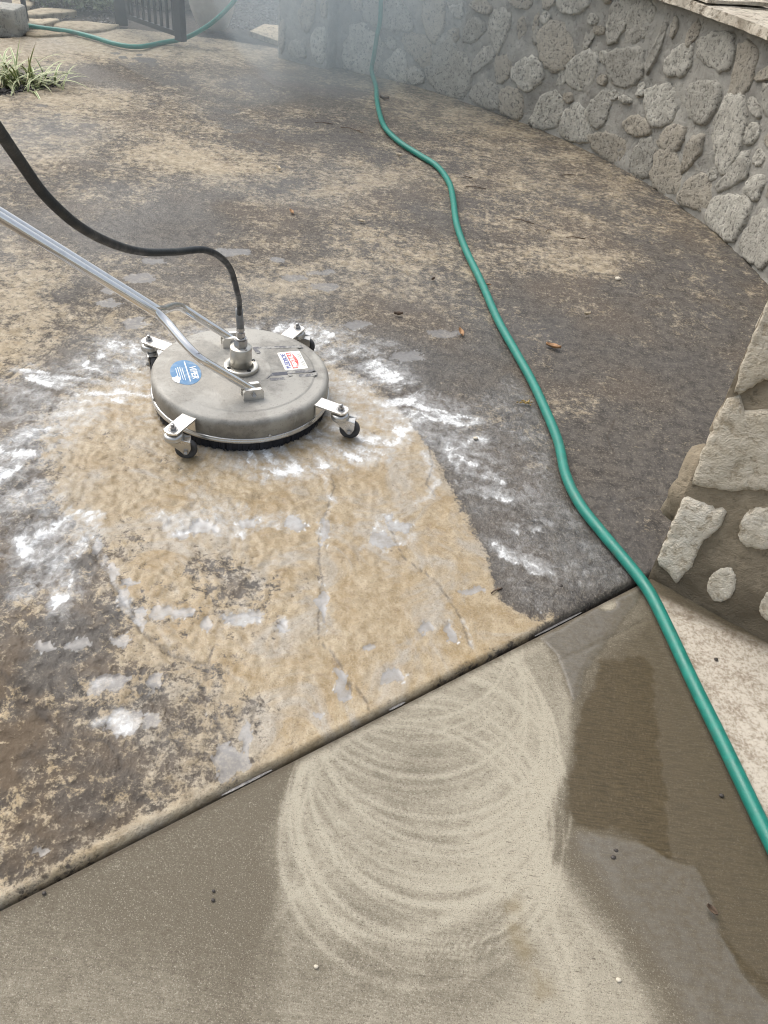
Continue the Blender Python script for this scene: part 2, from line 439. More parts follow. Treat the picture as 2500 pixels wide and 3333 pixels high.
CRACK = [[(190, 1155), (205, 1190), (232, 1235), (262, 1290), (300, 1345), (330, 1385), (380, 1415), (445, 1445), (490, 1450)], [(445, 1445), (460, 1400)], [(445, 1445), (440, 1470)],
         [(0, 1445), (30, 1480), (45, 1515), (85, 1535), (120, 1570), (160, 1590), (230, 1600), (262, 1640), (250, 1700), (240, 1740), (215, 1790)], [(85, 1535), (130, 1530), (170, 1545)],
         [(715, 1030), (722, 1050), (705, 1100), (690, 1160), (690, 1230), (700, 1260), (690, 1330), (692, 1380)], [(830, 1110), (850, 1160), (870, 1200), (920, 1240), (965, 1280), (985, 1320), (1010, 1370), (1020, 1400)],
         [(930, 970), (935, 1010), (920, 1045), (940, 1070)], [(550, 1520), (545, 1560), (530, 1610), (520, 1650)], [(470, 1560), (490, 1600), (510, 1640)], [(700, 1390), (735, 1440), (755, 1490), (745, 1515)], [(740, 1460), (780, 1500), (800, 1535)],
         [(0, 825), (60, 790), (150, 740), (220, 690), (250, 650), (300, 610), (370, 585)], [(0, 585), (80, 580), (150, 575)], [(380, 590), (450, 600), (540, 598)], [(1290, 1290), (1320, 1235), (1345, 1215)],
         [(540, 640), (650, 650), (760, 660), (840, 690), (920, 700)], [(1180, 325), (1230, 345), (1290, 350)], [(1210, 375), (1300, 385), (1360, 390)], [(1380, 530), (1480, 520), (1520, 505)], [(1330, 905), (1310, 940), (1330, 990)],
         [(1320, 650), (1440, 690), (1560, 690)], [(830, 215), (880, 222), (935, 210)], [(900, 240), (960, 255), (1030, 290)], [(0, 370), (120, 355), (230, 350)], [(330, 420), (430, 400), (520, 395)], [(1255, 1110), (1330, 1085), (1440, 1070)],
         [(200, 470), (300, 500), (420, 505), (520, 500)], [(650, 230), (700, 250), (760, 235)], [(190, 570), (140, 560)], [(620, 345), (700, 352), (790, 330)]]

def patio_fields(X, Y, SS, TT):
    wx = X + 0.016 * fbm(X * 7, Y * 7, 3, 4, .6); wy = Y + 0.016 * fbm(X * 7, Y * 7, 9, 4, .6)
    # relief: stamped slate, layered plates over gentle swells
    swell = fbm(X * 1.6, Y * 1.6, 21, 3)
    mid = fbm(X * 9, Y * 9, 31, 5, .58)
    fine = fbm(X * 42 + 2 * mid, Y * 42, 41, 4, .6)
    q = (mid * .5 + .5) * 9
    terr = (np.floor(q) + sstep(.55, 1.0, q - np.floor(q))) / 9 - .5
    grain = fbm(X * 110, Y * 110, 47, 2)
    rough_left = sstep(0.2, -0.55, X - 0.35 * (Y - 1.0)) * sstep(2.4, 1.3, Y)
    h = 0.006 * swell + 0.0075 * terr + (0.0024 + 0.0070 * rough_left) * fine + 0.0007 * grain
    crk = np.zeros_like(X)
    cx_ = X + .012 * fbm(X * 14, Y * 14, 61, 3) + .004 * fine; cy_ = Y + .012 * fbm(X * 14, Y * 14, 71, 3) + .004 * mid
    rl_ = rough_left * sstep(-.12, -.42, X)
    wd = 0.0028 + .0030 * rl_ + 0.0026 * np.clip(fbm(X * 9, Y * 9, 77, 2) + .3, 0, 1)
    for c in CRACK:
        d = line_d(cx_, cy_, c, .05)
        crk = np.maximum(crk, sstep(wd, wd * .2, d))
    h -= (0.0008 + .0040 * rl_) * crk
    sd = poly_sd(X + .02 * fbm(X * 12, Y * 12, 5, 4, .6), Y + .02 * fbm(X * 12, Y * 12, 15, 4, .6), CLEAN)
    clean = sstep(-0.034, 0.022, sd)
    soft_left = sstep(-0.12, 0.06, sd)
    left = sstep(0.0, -0.3, X)
    clean = clean * (1 - left) + soft_left * left
    tf = (samples(X, Y, TAN_OUT) - .06) * (1 - clean) + samples(X, Y, TAN_IN) * clean
    # tooled front edge of the slab is scrubbed bare
    tf = np.maximum(tf, .75 * sstep(.05, .015, TT) * sstep(.95, .4, SS - .25))
    patch = fbm(wx * 5.5, wy * 5.5, 81, 5, .62)
    tanf = tf + .46 * patch + .16 * fine + .10 * mid
    spl = sstep(.32, .42, blobs(X + .02 * fbm(X * 9, Y * 9, 181, 4, .6), Y + .02 * fbm(X * 9, Y * 9, 191, 4, .6), SPLASH))
    tanf = tanf - 1.2 * spl
    ang = np.arctan2(Y - MC[1], X - MC[0]); rad = np.hypot(X - MC[0], Y - MC[1])
    lace = fbm(X * 13, Y * 13, 97, 5, .65)
    streak = fbm(ang * 11 + .9 * lace, rad * 5 + 1.2 * mid, 95, 4, .62)
    ring = poly_sd(wx, wy, WETRING); zone = poly_sd(wx, wy, WETZONE)
    wet = np.maximum(np.maximum(.92 * sstep(-.12, .1, ring), sstep(-.015, .02, zone)), .25 + .5 * sstep(-.1, .35, fbm(X * 1.3, Y * 1.3, 151, 3)) * sstep(1.2, .2, X))
    hn = .62 * mid + .38 * fine + .25 * grain
    px_ = X + .030 * fbm(X * 13, Y * 13, 131, 5, .7); py_ = Y + .030 * fbm(X * 13, Y * 13, 141, 5, .7)
    pv_ = blobs(px_, py_, PUD) - .85 * hn
    pud = sstep(.38, .52, pv_)
    pud = np.maximum(pud, .5 * sstep(.55, .8, crk) * sstep(.2, .5, clean) * sstep(.1, -.2, fine))
    wet = np.maximum(wet, pud)
    wet = np.maximum(wet, spl)
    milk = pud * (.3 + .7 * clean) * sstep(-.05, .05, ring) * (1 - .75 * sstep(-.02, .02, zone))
    ff = np.zeros_like(X)
    fx_ = wx + .028 * fbm(X * 12, Y * 12, 101, 4, .65); fy_ = wy + .028 * fbm(X * 12, Y * 12, 111, 4, .65)
    for pl, wpx, st in FOAM_L:
        m = pl[len(pl) // 2]; c = gd(*m)[:2]
        w = hypot(*(gd(m[0] + wpx, m[1])[:2] - c))
        d = line_d(fx_, fy_, pl, 5 * w + .05)
        ff = np.maximum(ff, st * np.exp(-(d / (1.7 * w)) ** 2))
    ridge = 1 - np.abs(streak) * 2.6                          # thin radial threads
    foam = ff * (.42 + .50 * lace + .55 * streak + .30 * np.clip(ridge, 0, 1) + .25 * fine)
    foam = np.clip(1.05 * foam - .06, 0, 1)
    lx_ = wx + .040 * fbm(X * 15, Y * 15, 161, 5, .68); ly_ = wy + .040 * fbm(X * 15, Y * 15, 171, 5, .68)
    pl_f = np.zeros_like(X)
    for pg, st, fade in PLUME:                                 # lacy outer front, thinning towards where it came from
        m = np.zeros(X.shape, bool); B = np.array([gd(*p)[:2] for p in pg]); lo, hi = B.min(0) - .12, B.max(0) + .12
        m = (X > lo[0]) & (X < hi[0]) & (Y > lo[1]) & (Y < hi[1])
        d = poly_sd(lx_[m], ly_[m], pg)
        pl_f[m] = np.maximum(pl_f[m], st * sstep(-.004, .006, d) * (.42 + .62 * np.exp(-np.maximum(d, 0) / fade)) * np.clip(.62 + 1.2 * streak[m] + .8 * lace[m], .05, 1.15))
    foam = np.maximum(.85 * foam, pl_f)
    halo = poly_sd(wx, wy, HALO)
    foam = np.maximum(foam, .26 * sstep(-.01, .05, zone) * np.clip(.6 + .8 * lace, 0, 1))
    foam = np.maximum(foam, .56 * sstep(-.08, .10, halo) * np.clip(.56 + 1.1 * streak + .6 * lace, 0, 1))   # thin slurry round the machine
    rim = np.exp(-((pv_ - .385) / .035) ** 2)                  # pale line round the edge of the pools
    foam = np.maximum(foam, .62 * rim * sstep(-.05, .05, ring) * sstep(-.3, .25, lace))
    h = h * (1 - .8 * pud) - .0015 * pud
    # rounded front edge falling into the joint
    edge = np.clip(1 - TT / .016, 0, 1)
    h = h * sstep(0, .05, TT) - .028 * (1 - np.sqrt(np.clip(1 - edge ** 2, 0, 1)))
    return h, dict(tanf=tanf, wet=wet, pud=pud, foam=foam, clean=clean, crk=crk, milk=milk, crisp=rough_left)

def patio_material():
    t = NT('stamped_concrete')
    t._co = t.geo()
    tanf, wet, pud0, foam, clean, crk, milk0, crisp = [t.fattr(a) for a in ('tanf', 'wet', 'pud', 'foam', 'clean', 'crk', 'milk', 'crisp')]
    n1 = t.noise(30, 4, .70); n2 = t.noise(150, 3, .7); n3 = t.noise(9, 3); n4 = t.noise(420, 2); n5 = t.noise(2.2, 3); n6 = t.noise(26, 4, .72, dist=.3); n7 = t.noise(70, 3, .7)
    sub = lambda a: t.math('SUBTRACT', a, .5)
    mul = lambda a, b: t.math('MULTIPLY', a, b)
    pud = t.ramp(t.math('ADD', pud0, mul(sub(n7), .55)), .38, .58)       # crisp, ragged water edge
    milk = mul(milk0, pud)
    fld = t.math('ADD', tanf, mul(sub(n1), 1.2))
    fld = t.math('ADD', fld, mul(sub(n7), .65))
    fld = t.math('ADD', fld, mul(sub(n2), .75))
    tan = t.mix(clean, t.mix(crisp, t.ramp(fld, .26, .76), t.ramp(fld, .36, .62)), t.ramp(fld, .34, .62))
    dirt = t.mix(t.ramp(n6, .32, .68), (.038, .033, .029), (.118, .104, .088))
    dirt = t.mix(t.ramp(n5, .55, .35, 0, .55), dirt, (.108, .083, .062))
    dirt = t.mix(t.ramp(n7, .50, .72, 0, .75), dirt, (.175, .153, .124))
    dirt = t.mix(t.ramp(n2, .52, .72, 0, .8), dirt, (.25, .222, .18))
    dirt = t.mix(t.ramp(n5, .45, .7, 0, .45), dirt, (.090, .085, .083))
    dirt = t.mix(mul(crisp, t.ramp(n1, .60, .40, 0, .7)), dirt, (.050, .040, .031))
    tan_old = t.mix(t.ramp(n6, .3, .7), (.255, .205, .135), (.46, .395, .295))
    tan_new = t.mix(t.ramp(n6, .32, .66), (.325, .24, .128), (.475, .38, .245))
    n9 = t.noise(5, 4, .68, dist=1.2)
    tan_new = t.mix(t.ramp(n3, .54, .34, 0, .75), tan_new, (.345, .245, .12))
    tan_new = t.mix(t.ramp(n9, .46, .64, 0, .8), tan_new, (.41, .375, .32))
    tan_new = t.mix(t.ramp(n2, .47, .33, 0, .45), tan_new, (.28, .195, .11))
    tan_new = t.mix(t.ramp(n1, .44, .30, 0, .5), tan_new, (.25, .17, .095))
    tan_new = t.mix(t.ramp(n7, .42, .30, 0, .4), tan_new, (.27, .205, .13))
    tan_new = t.mix(t.ramp(t.math('ABSOLUTE', sub(n7)), .03, 0.0, 0, .22), tan_new, (.74, .66, .52))
    tcol = t.mix(t.math('MAXIMUM', clean, mul(crisp, .7)), tan_old, tan_new)
    dirt = t.mix(mul(crisp, t.ramp(n3, .40, .62, 0, .6)), dirt, (.135, .092, .052))
    tcol = t.mix(t.ramp(n4, .55, .72, 0, .8), tcol, (.19, .145, .095))
    base = t.mix(tan, dirt, tcol)
    base = t.mix(mul(crk, t.ramp(clean, 0, 1, .8, .6)), base, (.06, .048, .038))
    cc = t.n('ShaderNodeCombineColor')
    dk = t.math('SUBTRACT', 1.0, mul(wet, .24))
    for i in range(3): t.put(cc.inputs[i], dk)
    base = t.mix(1.0, base, cc.outputs[0], 'MULTIPLY')
    # standing water carries pale slurry
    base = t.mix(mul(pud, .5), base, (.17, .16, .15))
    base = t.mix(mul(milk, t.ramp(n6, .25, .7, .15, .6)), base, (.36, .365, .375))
    fn = t.noise(44, 5, .74, dist=.9)
    fm = t.math('ADD', foam, mul(sub(fn), mul(t.ramp(foam, 0, .22), .95)))
    base = t.mix(t.ramp(fm, .02, .62, 0, .62), base, (.47, .475, .475))
    base = t.mix(t.ramp(fm, .44, .80, 0, .85), base, (.74, .755, .765))
    fil = t.ramp(t.math('ABSOLUTE', sub(t.noise(17, 4, .62, dist=1.6))), .045, 0.0)
    base = t.mix(mul(mul(fil, t.ramp(foam, .36, .70)), .8), base, (.80, .81, .815))
    rough = t.ramp(wet, 0, 1, .82, .5)
    hb = t.math('ADD', mul(n2, .6), mul(n7, .9))
    bs = mul(mul(t.math('SUBTRACT', 1.0, mul(pud, .93)), .72), t.ramp(clean, 0, 1, 1.0, .42))
    bmp = t.bump(hb, bs, .0055)
    t.set(Base_Color=base, Roughness=rough, Normal=bmp, Coat_Normal=bmp, Specular_IOR_Level=.3)
    t.set(Coat_Weight=t.math('MAXIMUM', mul(wet, .60), pud, clamp=True), Coat_Roughness=t.ramp(pud, 0, .8, .25, .05), Coat_IOR=1.33)
    return t.m

S_P = axis([(-1.3, -.25, .014, .010), (-.25, 1.9, .0055, .0055), (1.9, 4.3, .0075, .010)])
T_P = axis([(0, .03, .0025, .004), (.03, 1.75, .0055, .0055), (1.75, 7.2, .0075, .020)])
BACK = [(-900, 120), (-400, 104), (31, 83), (204, 69), (280, 61), (300, 40), (420, 40), (480, 50), (537, 67), (600, 86), (760, 60), (2600, 60), (2600, 2400), (-1500, 2400)]
BEDP = [(-900, 300), (-30, 212), (60, 196), (132, 184), (125, 172), (40, 155), (0, 150), (-300, 150), (-900, 190)]     # planting bed cut-out at the left
def keep_patio(x, y, s, t):
    k = (np.hypot(x - WC[0], y - WC[1]) < WR + .18) | (y < 2.5)
    k &= ~((s > 2.25) & (t < .6) & (np.hypot(x - WC[0], y - WC[1]) > WR + .1))
    k &= poly_sd(x, y, BACK) > 0
    k &= poly_sd(x, y, BEDP) < 0
    return k
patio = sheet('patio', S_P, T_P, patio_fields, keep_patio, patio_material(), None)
tag(patio, kind='structure')

# ---- the broom-finished walk in front
TRACK = [(1175, 1375), (1215, 1440), (1238, 1520), (1240, 1590), (1222, 1670), (1190, 1740), (1175, 1800), (1190, 1855), (1250, 1930), (1330, 2040), (1385, 2130), (1430, 2250),
         (600, 2400), (603, 2100), (607, 1960), (590, 1850), (600, 1760), (625, 1680), (640, 1640), (900, 1500)]
DARK = [(1255, 1515), (1300, 1425), (1405, 1395), (1425, 1500), (1432, 1600), (1445, 1720), (1465, 1860), (1445, 1865), (1400, 1832), (1330, 1795), (1240, 1775), (1215, 1740), (1232, 1650), (1245, 1580)]
WETB = [(1235, 1500), (1290, 1405), (1400, 1300), (1440, 1345), (1520, 1510), (1600, 1670), (1760, 2000), (1900, 2500), (1560, 2400), (1420, 2200), (1330, 2040), (1190, 1860), (1170, 1790), (1225, 1670)]
PU1 = [(1165, 1375), (1215, 1350), (1385, 1262), (1392, 1275), (1352, 1330), (1300, 1400), (1268, 1450), (1258, 1500), (1236, 1520), (1225, 1470), (1200, 1410)]
PU2 = [(1185, 1795), (1265, 1787), (1380, 1815), (1440, 1852), (1500, 1870), (1535, 1930), (1570, 2030), (1610, 2110), (1690, 2190), (1720, 2300), (1440, 2300), (1380, 2110), (1290, 1990), (1210, 1890)]
BR2 = [(1520, 2010), (1560, 2040), (1600, 2110), (1700, 2190), (1760, 2300), (1800, 2200), (1640, 2080), (1570, 2000)]
DRYR = [(1415, 1275), (1445, 1350), (1522, 1500), (1605, 1665), (1680, 1810), (1760, 1980), (2300, 2300), (2400, 1500), (1659, 1385), (1520, 1325)]
WALK_S = [(100, 1980, .42), (50, 2100, .42), (300, 1950, .33), (300, 2150, .42), (450, 1750, .3), (550, 1700, .2), (480, 1790, .3), (500, 1870, .3), (560, 1950, .16), (560, 2100, .22),
          (400, 2050, .33), (150, 1900, .4), (650, 1980, .62), (700, 1900, .8), (650, 2150, .5), (800, 2100, .52), (950, 2120, .48), (1050, 2050, .5), (900, 2000, .72), (800, 1850, .7), (900, 1750, .72),
          (1000, 1650, .76), (900, 1650, .68), (800, 1650, .72), (1100, 1750, .92), (1150, 1700, .95), (1100, 1850, .97), (1180, 1900, .92), (1250, 2050, .9), (1200, 2150, .88), (1050, 1500, .74),
          (1150, 1500, .7), (1200, 1560, .82), (1120, 1420, .8), (700, 1700, .75), (660, 1780, .7), (1000, 1950, .8), (1300, 1330, .5), (1240, 1410, .45), (1500, 1800, .3), (1600, 2000, .3)]
TRK_R = .243
def walk_fields(X, Y, SS, TT):
    wx = X + .008 * fbm(X * 14, Y * 14, 203, 4, .6); wy = Y + .008 * fbm(X * 14, Y * 14, 209, 4, .6)
    broom = fbm(X * 9, Y * 190, 211, 3, .6)
    fine = fbm(X * 120, Y * 120, 213, 3, .6)
    h = -.006 + .0007 * broom + .0004 * fine + .0015 * fbm(X * 3, Y * 3, 215, 2)
    tr = poly_sd(wx, wy, TRACK)
    inside = np.where(Y < .62, sstep(-.05, .035, tr), sstep(-.014, .014, tr))
    c = samples(X, Y, WALK_S)
    cin = samples(X, Y, [s for s in WALK_S if s[2] >= .45]); cout = samples(X, Y, [s for s in WALK_S if s[2] < .46])
    c = cin * inside + cout * (1 - inside)
    # the arcs the spinning nozzles left, one ring for each small push forward
    sw = np.zeros_like(X)
    path = [gd(*p)[:2] for p in [(905, 1800), (915, 1745), (928, 1700), (934, 1655), (940, 1600), (925, 1560), (905, 1500), (890, 1440), (880, 1390), (870, 1340)]]
    pp = np.array(spline([(*p, 0) for p in path], 8))[:, :2]
    r2 = random.Random(5)
    for p in pp:
        p = p + np.array([r2.gauss(0, .010), r2.gauss(0, .010)])
        rr = TRK_R * (1 - .10 * r2.random() ** 2); d = np.abs(np.hypot(X - p[0], Y - p[1]) - rr)
        w = .0024 + .0034 * r2.random()
        a = np.arctan2(Y - p[1], X - p[0])
        sw = np.maximum(sw, (.15 + .95 * r2.random() ** 1.6) * np.exp(-(d / w) ** 2) * (.35 + .65 * (np.sin(a * 2 + r2.random() * 6) * .5 + .5)))
    for p in [gd(905, 2120)[:2], gd(890, 2190)[:2]]:
        d = np.abs(np.hypot(X - p[0], Y - p[1]) - TRK_R * 1.02); sw = np.maximum(sw, .35 * np.exp(-(d / .008) ** 2))
    edge_ring = np.exp(-((tr - .012) / .014) ** 2) * sstep(.25, .5, Y)
    c = c + .62 * (sw - .42) * sstep(.3, .5, Y) + .12 * edge_ring * inside
    for pl, st in (([(630, 1830), (720, 1780), (820, 1725)], .12), ([(640, 1930), (700, 1990), (800, 2020), (900, 2010), (1000, 1970), (1080, 1900)], .22), ([(640, 1865), (560, 1905), (450, 1955)], .0), ([(620, 1905), (680, 1960), (760, 1995)], .12)):
        d = line_d(wx, wy, pl); c += st * np.exp(-(d / .010) ** 2)
    c += .16 * fbm(X * 6, Y * 6, 221, 4, .6) + .07 * broom + .05 * fine
    dry = sstep(-.005, .01, poly_sd(wx, wy, DRYR))
    wetb = np.maximum(.70 * sstep(-.02, .05, poly_sd(wx, wy, WETB)) * np.where(Y < .80, sstep(.0, .16, -tr) * sstep(.80, .66, Y) + (1 - sstep(.80, .66, Y)), 1.0), .97 * sstep(-.006, .010, poly_sd(wx, wy, DARK) + .022 * fbm(X * 22, Y * 22, 231, 4, .65)))
    wetb = np.maximum(wetb, .95 * sstep(-.01, .02, poly_sd(wx, wy, BR2)))
    d = line_d(wx + .01 * fbm(X * 12, Y * 12, 225, 3), wy, [(1110, 1955), (1120, 2020), (1145, 2060), (1165, 2110), (1180, 2160), (1195, 2220), (1200, 2300)])
    olive = .75 * np.exp(-(d / .016) ** 2) * sstep(-.25, .3, fbm(X * 18, Y * 18, 227, 3))
    wetb = wetb * (1 - dry)
    base = line_d(X, Y, [(1400, 1255), (1520, 1325), (1659, 1385), (1800, 1450)])
    wetb = np.maximum(wetb, .6 * sstep(.05, .01, base + .03 * fbm(X * 15, Y * 15, 229, 3)))
    hn = .5 + .5 * fbm(X * 16, Y * 16, 233, 4, .6)
    pud = sstep(-.006, .012, poly_sd(wx, wy, PU1) + .010 * (hn - .5))
    p2_ = poly_sd(wx, wy, PU2); pud = np.maximum(pud, .9 * sstep(-.010, .014, p2_ + .03 * (hn - .5)) * sstep(.0, .11, -tr))
    
    spot = blobs(X, Y, [(1312, 1303, 22, 14)])
    pud *= 1 - sstep(.3, .5, spot); c = np.maximum(c, spot)
    joint = line_d(X, Y, [(1200, 1430), (1300, 1385), (1395, 1335)])
    h -= .003 * sstep(.004, .001, joint)
    g = sstep(-.02, -.002, TT)
    h = h * (1 - .5 * pud) - .03 * sstep(-.006, 0.0, TT)
    wet = np.maximum(np.maximum(wetb, pud), .35 * sstep(-.03, .0, TT))
    return h, dict(cl=c, wet=wet, pud=pud, dry=dry, olive=olive, gut=g)
def walk_material():
    t = NT('broomed_concrete')
    t._co = t.geo()
    cl, wet, pud0, dry, olive, gut = [t.fattr(a) for a in ('cl', 'wet', 'pud', 'dry', 'olive', 'gut')]
    n8 = t.noise(75, 4, .7)
    pud = t.ramp(t.math('ADD', pud0, t.math('MULTIPLY', t.math('SUBTRACT', n8, .5), t.math('MULTIPLY', pud0, .5))), .12, .80)
    broom = t.noise(1.0, 4, .6, vec=t.mapv(t.co, (26, 330, 330)))
    n1 = t.noise(220, 4, .7); n2 = t.noise(520, 2, .6); n3 = t.noise(22, 4)
    f = t.math('ADD', cl, t.math('MULTIPLY', t.math('SUBTRACT', broom, .5), .42))
    f = t.math('ADD', f, t.math('MULTIPLY', t.math('SUBTRACT', n8, .5), .5))
    f = t.math('ADD', f, t.math('MULTIPLY', t.math('SUBTRACT', n1, .5), .65))
    base = t.mix(t.ramp(f, .05, 1.05), (.130, .111, .080), (.380, .345, .270))
    base = t.mix(t.ramp(n2, .56, .70, 0, .8), base, (.10, .08, .06))
    dash = t.noise(1.0, 3, .6, vec=t.mapv(t.co, (70, 300, 300)))
    base = t.mix(t.ramp(dash, .60, .74, 0, .7), base, (.085, .068, .05))
    spk = t.noise(250, 2, .6)
    base = t.mix(t.ramp(spk, .62, .74, 0, .7), base, (.09, .072, .054))
    base = t.mix(t.ramp(spk, .38, .26, 0, .4), base, (.46, .42, .35))
    base = t.mix(t.ramp(n2, .42, .30, 0, .45), base, (.52, .48, .40))
    dsp = t.ramp(t.math('ADD', t.math('MULTIPLY', t.noise(120, 4, .78), .7), t.math('MULTIPLY', n3, .3)), .36, .60)
    base = t.mix(dry, base, t.mix(dsp, (.27, .22, .165), (.56, .51, .43)))
    wb = t.mix(t.ramp(broom, .35, .65), (.040, .028, .010), (.075, .054, .024))
    wb = t.mix(t.ramp(n1, .5, .75, 0, .35), wb, (.20, .155, .10))
    base = t.mix(t.math('MULTIPLY', wet, t.math('SUBTRACT', 1.0, t.math('MULTIPLY', pud, .35))), base, wb)
    base = t.mix(t.math('MULTIPLY', olive, .75), base, (.19, .145, .075))
    base = t.mix(t.math('MULTIPLY', gut, .75), base, (.07, .055, .04))
    base = t.mix(t.math('MULTIPLY', pud, t.ramp(n8, .3, .7, .15, .4)), base, (.175, .166, .150))  # sky's grey reflection in the pools, painted into the base colour
    hb = t.math('ADD', broom, n1)
    bs = t.math('MULTIPLY', t.math('SUBTRACT', 1.0, t.math('MULTIPLY', pud, .9)), .6)
    bmp = t.bump(hb, bs, .002)
    t.set(Base_Color=base, Roughness=t.ramp(wet, 0, 1, .88, .55), Normal=bmp, Coat_Normal=bmp, Specular_IOR_Level=.35)
    t.set(Coat_Weight=t.math('MAXIMUM', t.math('MULTIPLY', wet, .3), pud, clamp=True), Coat_Roughness=t.ramp(pud, 0, .7, .3, .03), Coat_IOR=1.33)
    return t.m
S_W = axis([(-1.6, -.2, .014, .01), (-.2, 2.1, .0048, .0048), (2.1, 3.6, .012, .03)])
T_W = axis([(-2.4, -1.35, .03, .01), (-1.35, -.02, .0048, .0048), (-.02, -.004, .003, .002)])
walk = sheet('walkway', S_W, T_W, walk_fields, lambda x, y, s, t: np.ones(x.shape, bool), walk_material(), None)
tag(walk, kind='structure')

# ---- bed of the joint and the soil under everything
tb = NT('joint_grime'); tb.set(Base_Color=tb.mix(tb.noise(60), (.025, .02, .015), (.06, .05, .04)), Roughness=.5)
a = J0 - SDIR * 1.6; b = J0 + SDIR * 3.6
jb = mesh_obj('joint_bed', [(*(a - TDIR * .02), -.034), (*(b - TDIR * .02), -.034), (*(b + TDIR * .02), -.034), (*(a + TDIR * .02), -.034)], [(0, 1, 2, 3)], tb.m, walk)
tw = NT('joint_water'); tw.set(Base_Color=tw.mix(tw.noise(120, 4), (.07, .065, .06), (.22, .215, .21)), Roughness=.12, Specular_IOR_Level=.5, Normal=tw.bump(tw.noise(70, 4), .8, .004))
def seep(x0, y0, x1, y1):
    A, B = gd(x0, y0)[:2], gd(x1, y1)[:2]
    sa, sb = (A - J0) @ SDIR, (B - J0) @ SDIR
    v = []; n = 40
    for i in range(n + 1):
        u = i / n; w = .0016 * min(1, 4 * u, 4 * (1 - u)) * (.75 + .25 * sin(i * .9) * cos(i * 2.3))
        p = J0 + SDIR * (sa + (sb - sa) * u)
        v += [(*(p - TDIR * (.0005 + w)), -.0105), (*(p + TDIR * (.0015 + w * 1.2)), -.0105)]
    o = mesh_obj('water', v, [(2 * i, 2 * i + 2, 2 * i + 3, 2 * i + 1) for i in range(n)], tw.m, walk, True)
seep(1155, 1365, 1255, 1312); seep(480, 1715, 590, 1660); seep(845, 1532, 880, 1515)

tg = NT('soil')
n = tg.noise(14, 6, .7); n2 = tg.noise(1.2, 3)
tg.set(Base_Color=tg.mix(tg.ramp(n, .35, .7), (.16, .135, .10), (.30, .255, .195)), Roughness=.95, Normal=tg.bump(n, .9, .02))
ground = mesh_obj('ground', [(-60, -60, -.07), (60, -60, -.07), (60, 60, -.07), (-60, 60, -.07)], [(0, 1, 2, 3)], tg.m)
tag(ground, kind='structure')

# ================================================================== WALLS
def stone_material(name, lo, hi, pit, rough_scale=60, lichen=(.30, .28, .22), warm=.35, spread=.22):
    t = NT(name); t._co = t.geo()
    rnd = t.n('ShaderNodeObjectInfo').outputs['Random']
    n1 = t.noise(22, 5, .65); n2 = t.noise(rough_scale, 5, .75); n3 = t.noise(170, 3, .7); n4 = t.noise(5, 3)
    base = t.mix(t.ramp(n1, .25, .75), lo, hi)
    rr_ = t.n('ShaderNodeHueSaturation'); t.put(rr_.inputs['Color'], t.mix(t.ramp(rnd, 0, 1, 0, .35), base, lichen)); t.put(rr_.inputs['Value'], t.ramp(rnd, 0, 1, 1 + spread * .8, 1 - spread * 1.2)); base = t.mix(t.ramp(rnd, .62, .66, 0, warm), rr_.outputs[0], tuple(c * f_ for c, f_ in zip(hi, (.95, .84, .72))))
    base = t.mix(t.ramp(n4, .5, .75, 0, .5), base, lichen)
    base = t.mix(t.ramp(n2, .50, .36, 0, .9), base, pit)
    base = t.mix(t.ramp(n3, .62, .75, 0, .5), base, pit)
    h = t.math('ADD', t.math('MULTIPLY', n2, 1.4), t.math('MULTIPLY', n3, .5))
    t.set(Base_Color=base, Roughness=.9, Specular_IOR_Level=.25, Normal=t.bump(h, 1.0, .016))
    return t.m
def mortar_material(name, lo, hi, stain, wet_h=None):
    t = NT(name); t._co = t.geo()
    n1 = t.noise(7, 6, .68); n2 = t.noise(45, 5, .7); n3 = t.noise(250, 3, .7); n5 = t.noise(3, 4, .6, vec=t.mapv(t.co, (1, 1, .25)))
    base = t.mix(t.ramp(n1, .3, .7), lo, hi)
    base = t.mix(t.ramp(n5, .52, .75, 0, .6), base, stain)
    base = t.mix(t.ramp(n2, .47, .3, 0, .75), base, tuple(c * .5 for c in lo))
    base = t.mix(t.ramp(t.noise(16, 5, .7), .5, .7, 0, .6), base, tuple(min(1, c * 1.25) for c in hi))
    rough = .93
    if wet_h is not None:                                   # soaked foot of the wall
        sp = t.n('ShaderNodeSeparateXYZ'); t.put(sp.inputs[0], t.co)
        w = t.ramp(t.math('ADD', sp.outputs[2], t.math('MULTIPLY', t.math('SUBTRACT', n1, .5), .25)), wet_h, wet_h * .3)
        base = t.mix(w, base, tuple(c * .62 for c in lo)); rough = t.ramp(w, 0, 1, .93, .5)
    t.set(Base_Color=base, Roughness=rough, Specular_IOR_Level=.3, Normal=t.bump(t.math('ADD', n2, t.math('MULTIPLY', n3, .4)), 1.0, .012))
    return t.m
M_stone = stone_material('wall_stone', (.44, .415, .36), (.72, .69, .61), (.17, .158, .138), 60, (.50, .47, .41))
M_stone_w = stone_material('pillar_stone', (.68, .61, .49), (.84, .79, .69), (.46, .39, .29), 36, (.72, .64, .50), .1, .06)
M_mortar = mortar_material('wall_mortar', (.28, .265, .238), (.44, .42, .375), (.48, .455, .40))
M_mortar_b = mortar_material('pillar_mortar', (.27, .225, .16), (.37, .315, .235), (.21, .175, .12), .20)
M_cap = stone_material('cap_flagstone', (.44, .39, .31), (.66, .60, .50), (.22, .18, .13), 30, (.42, .33, .24))

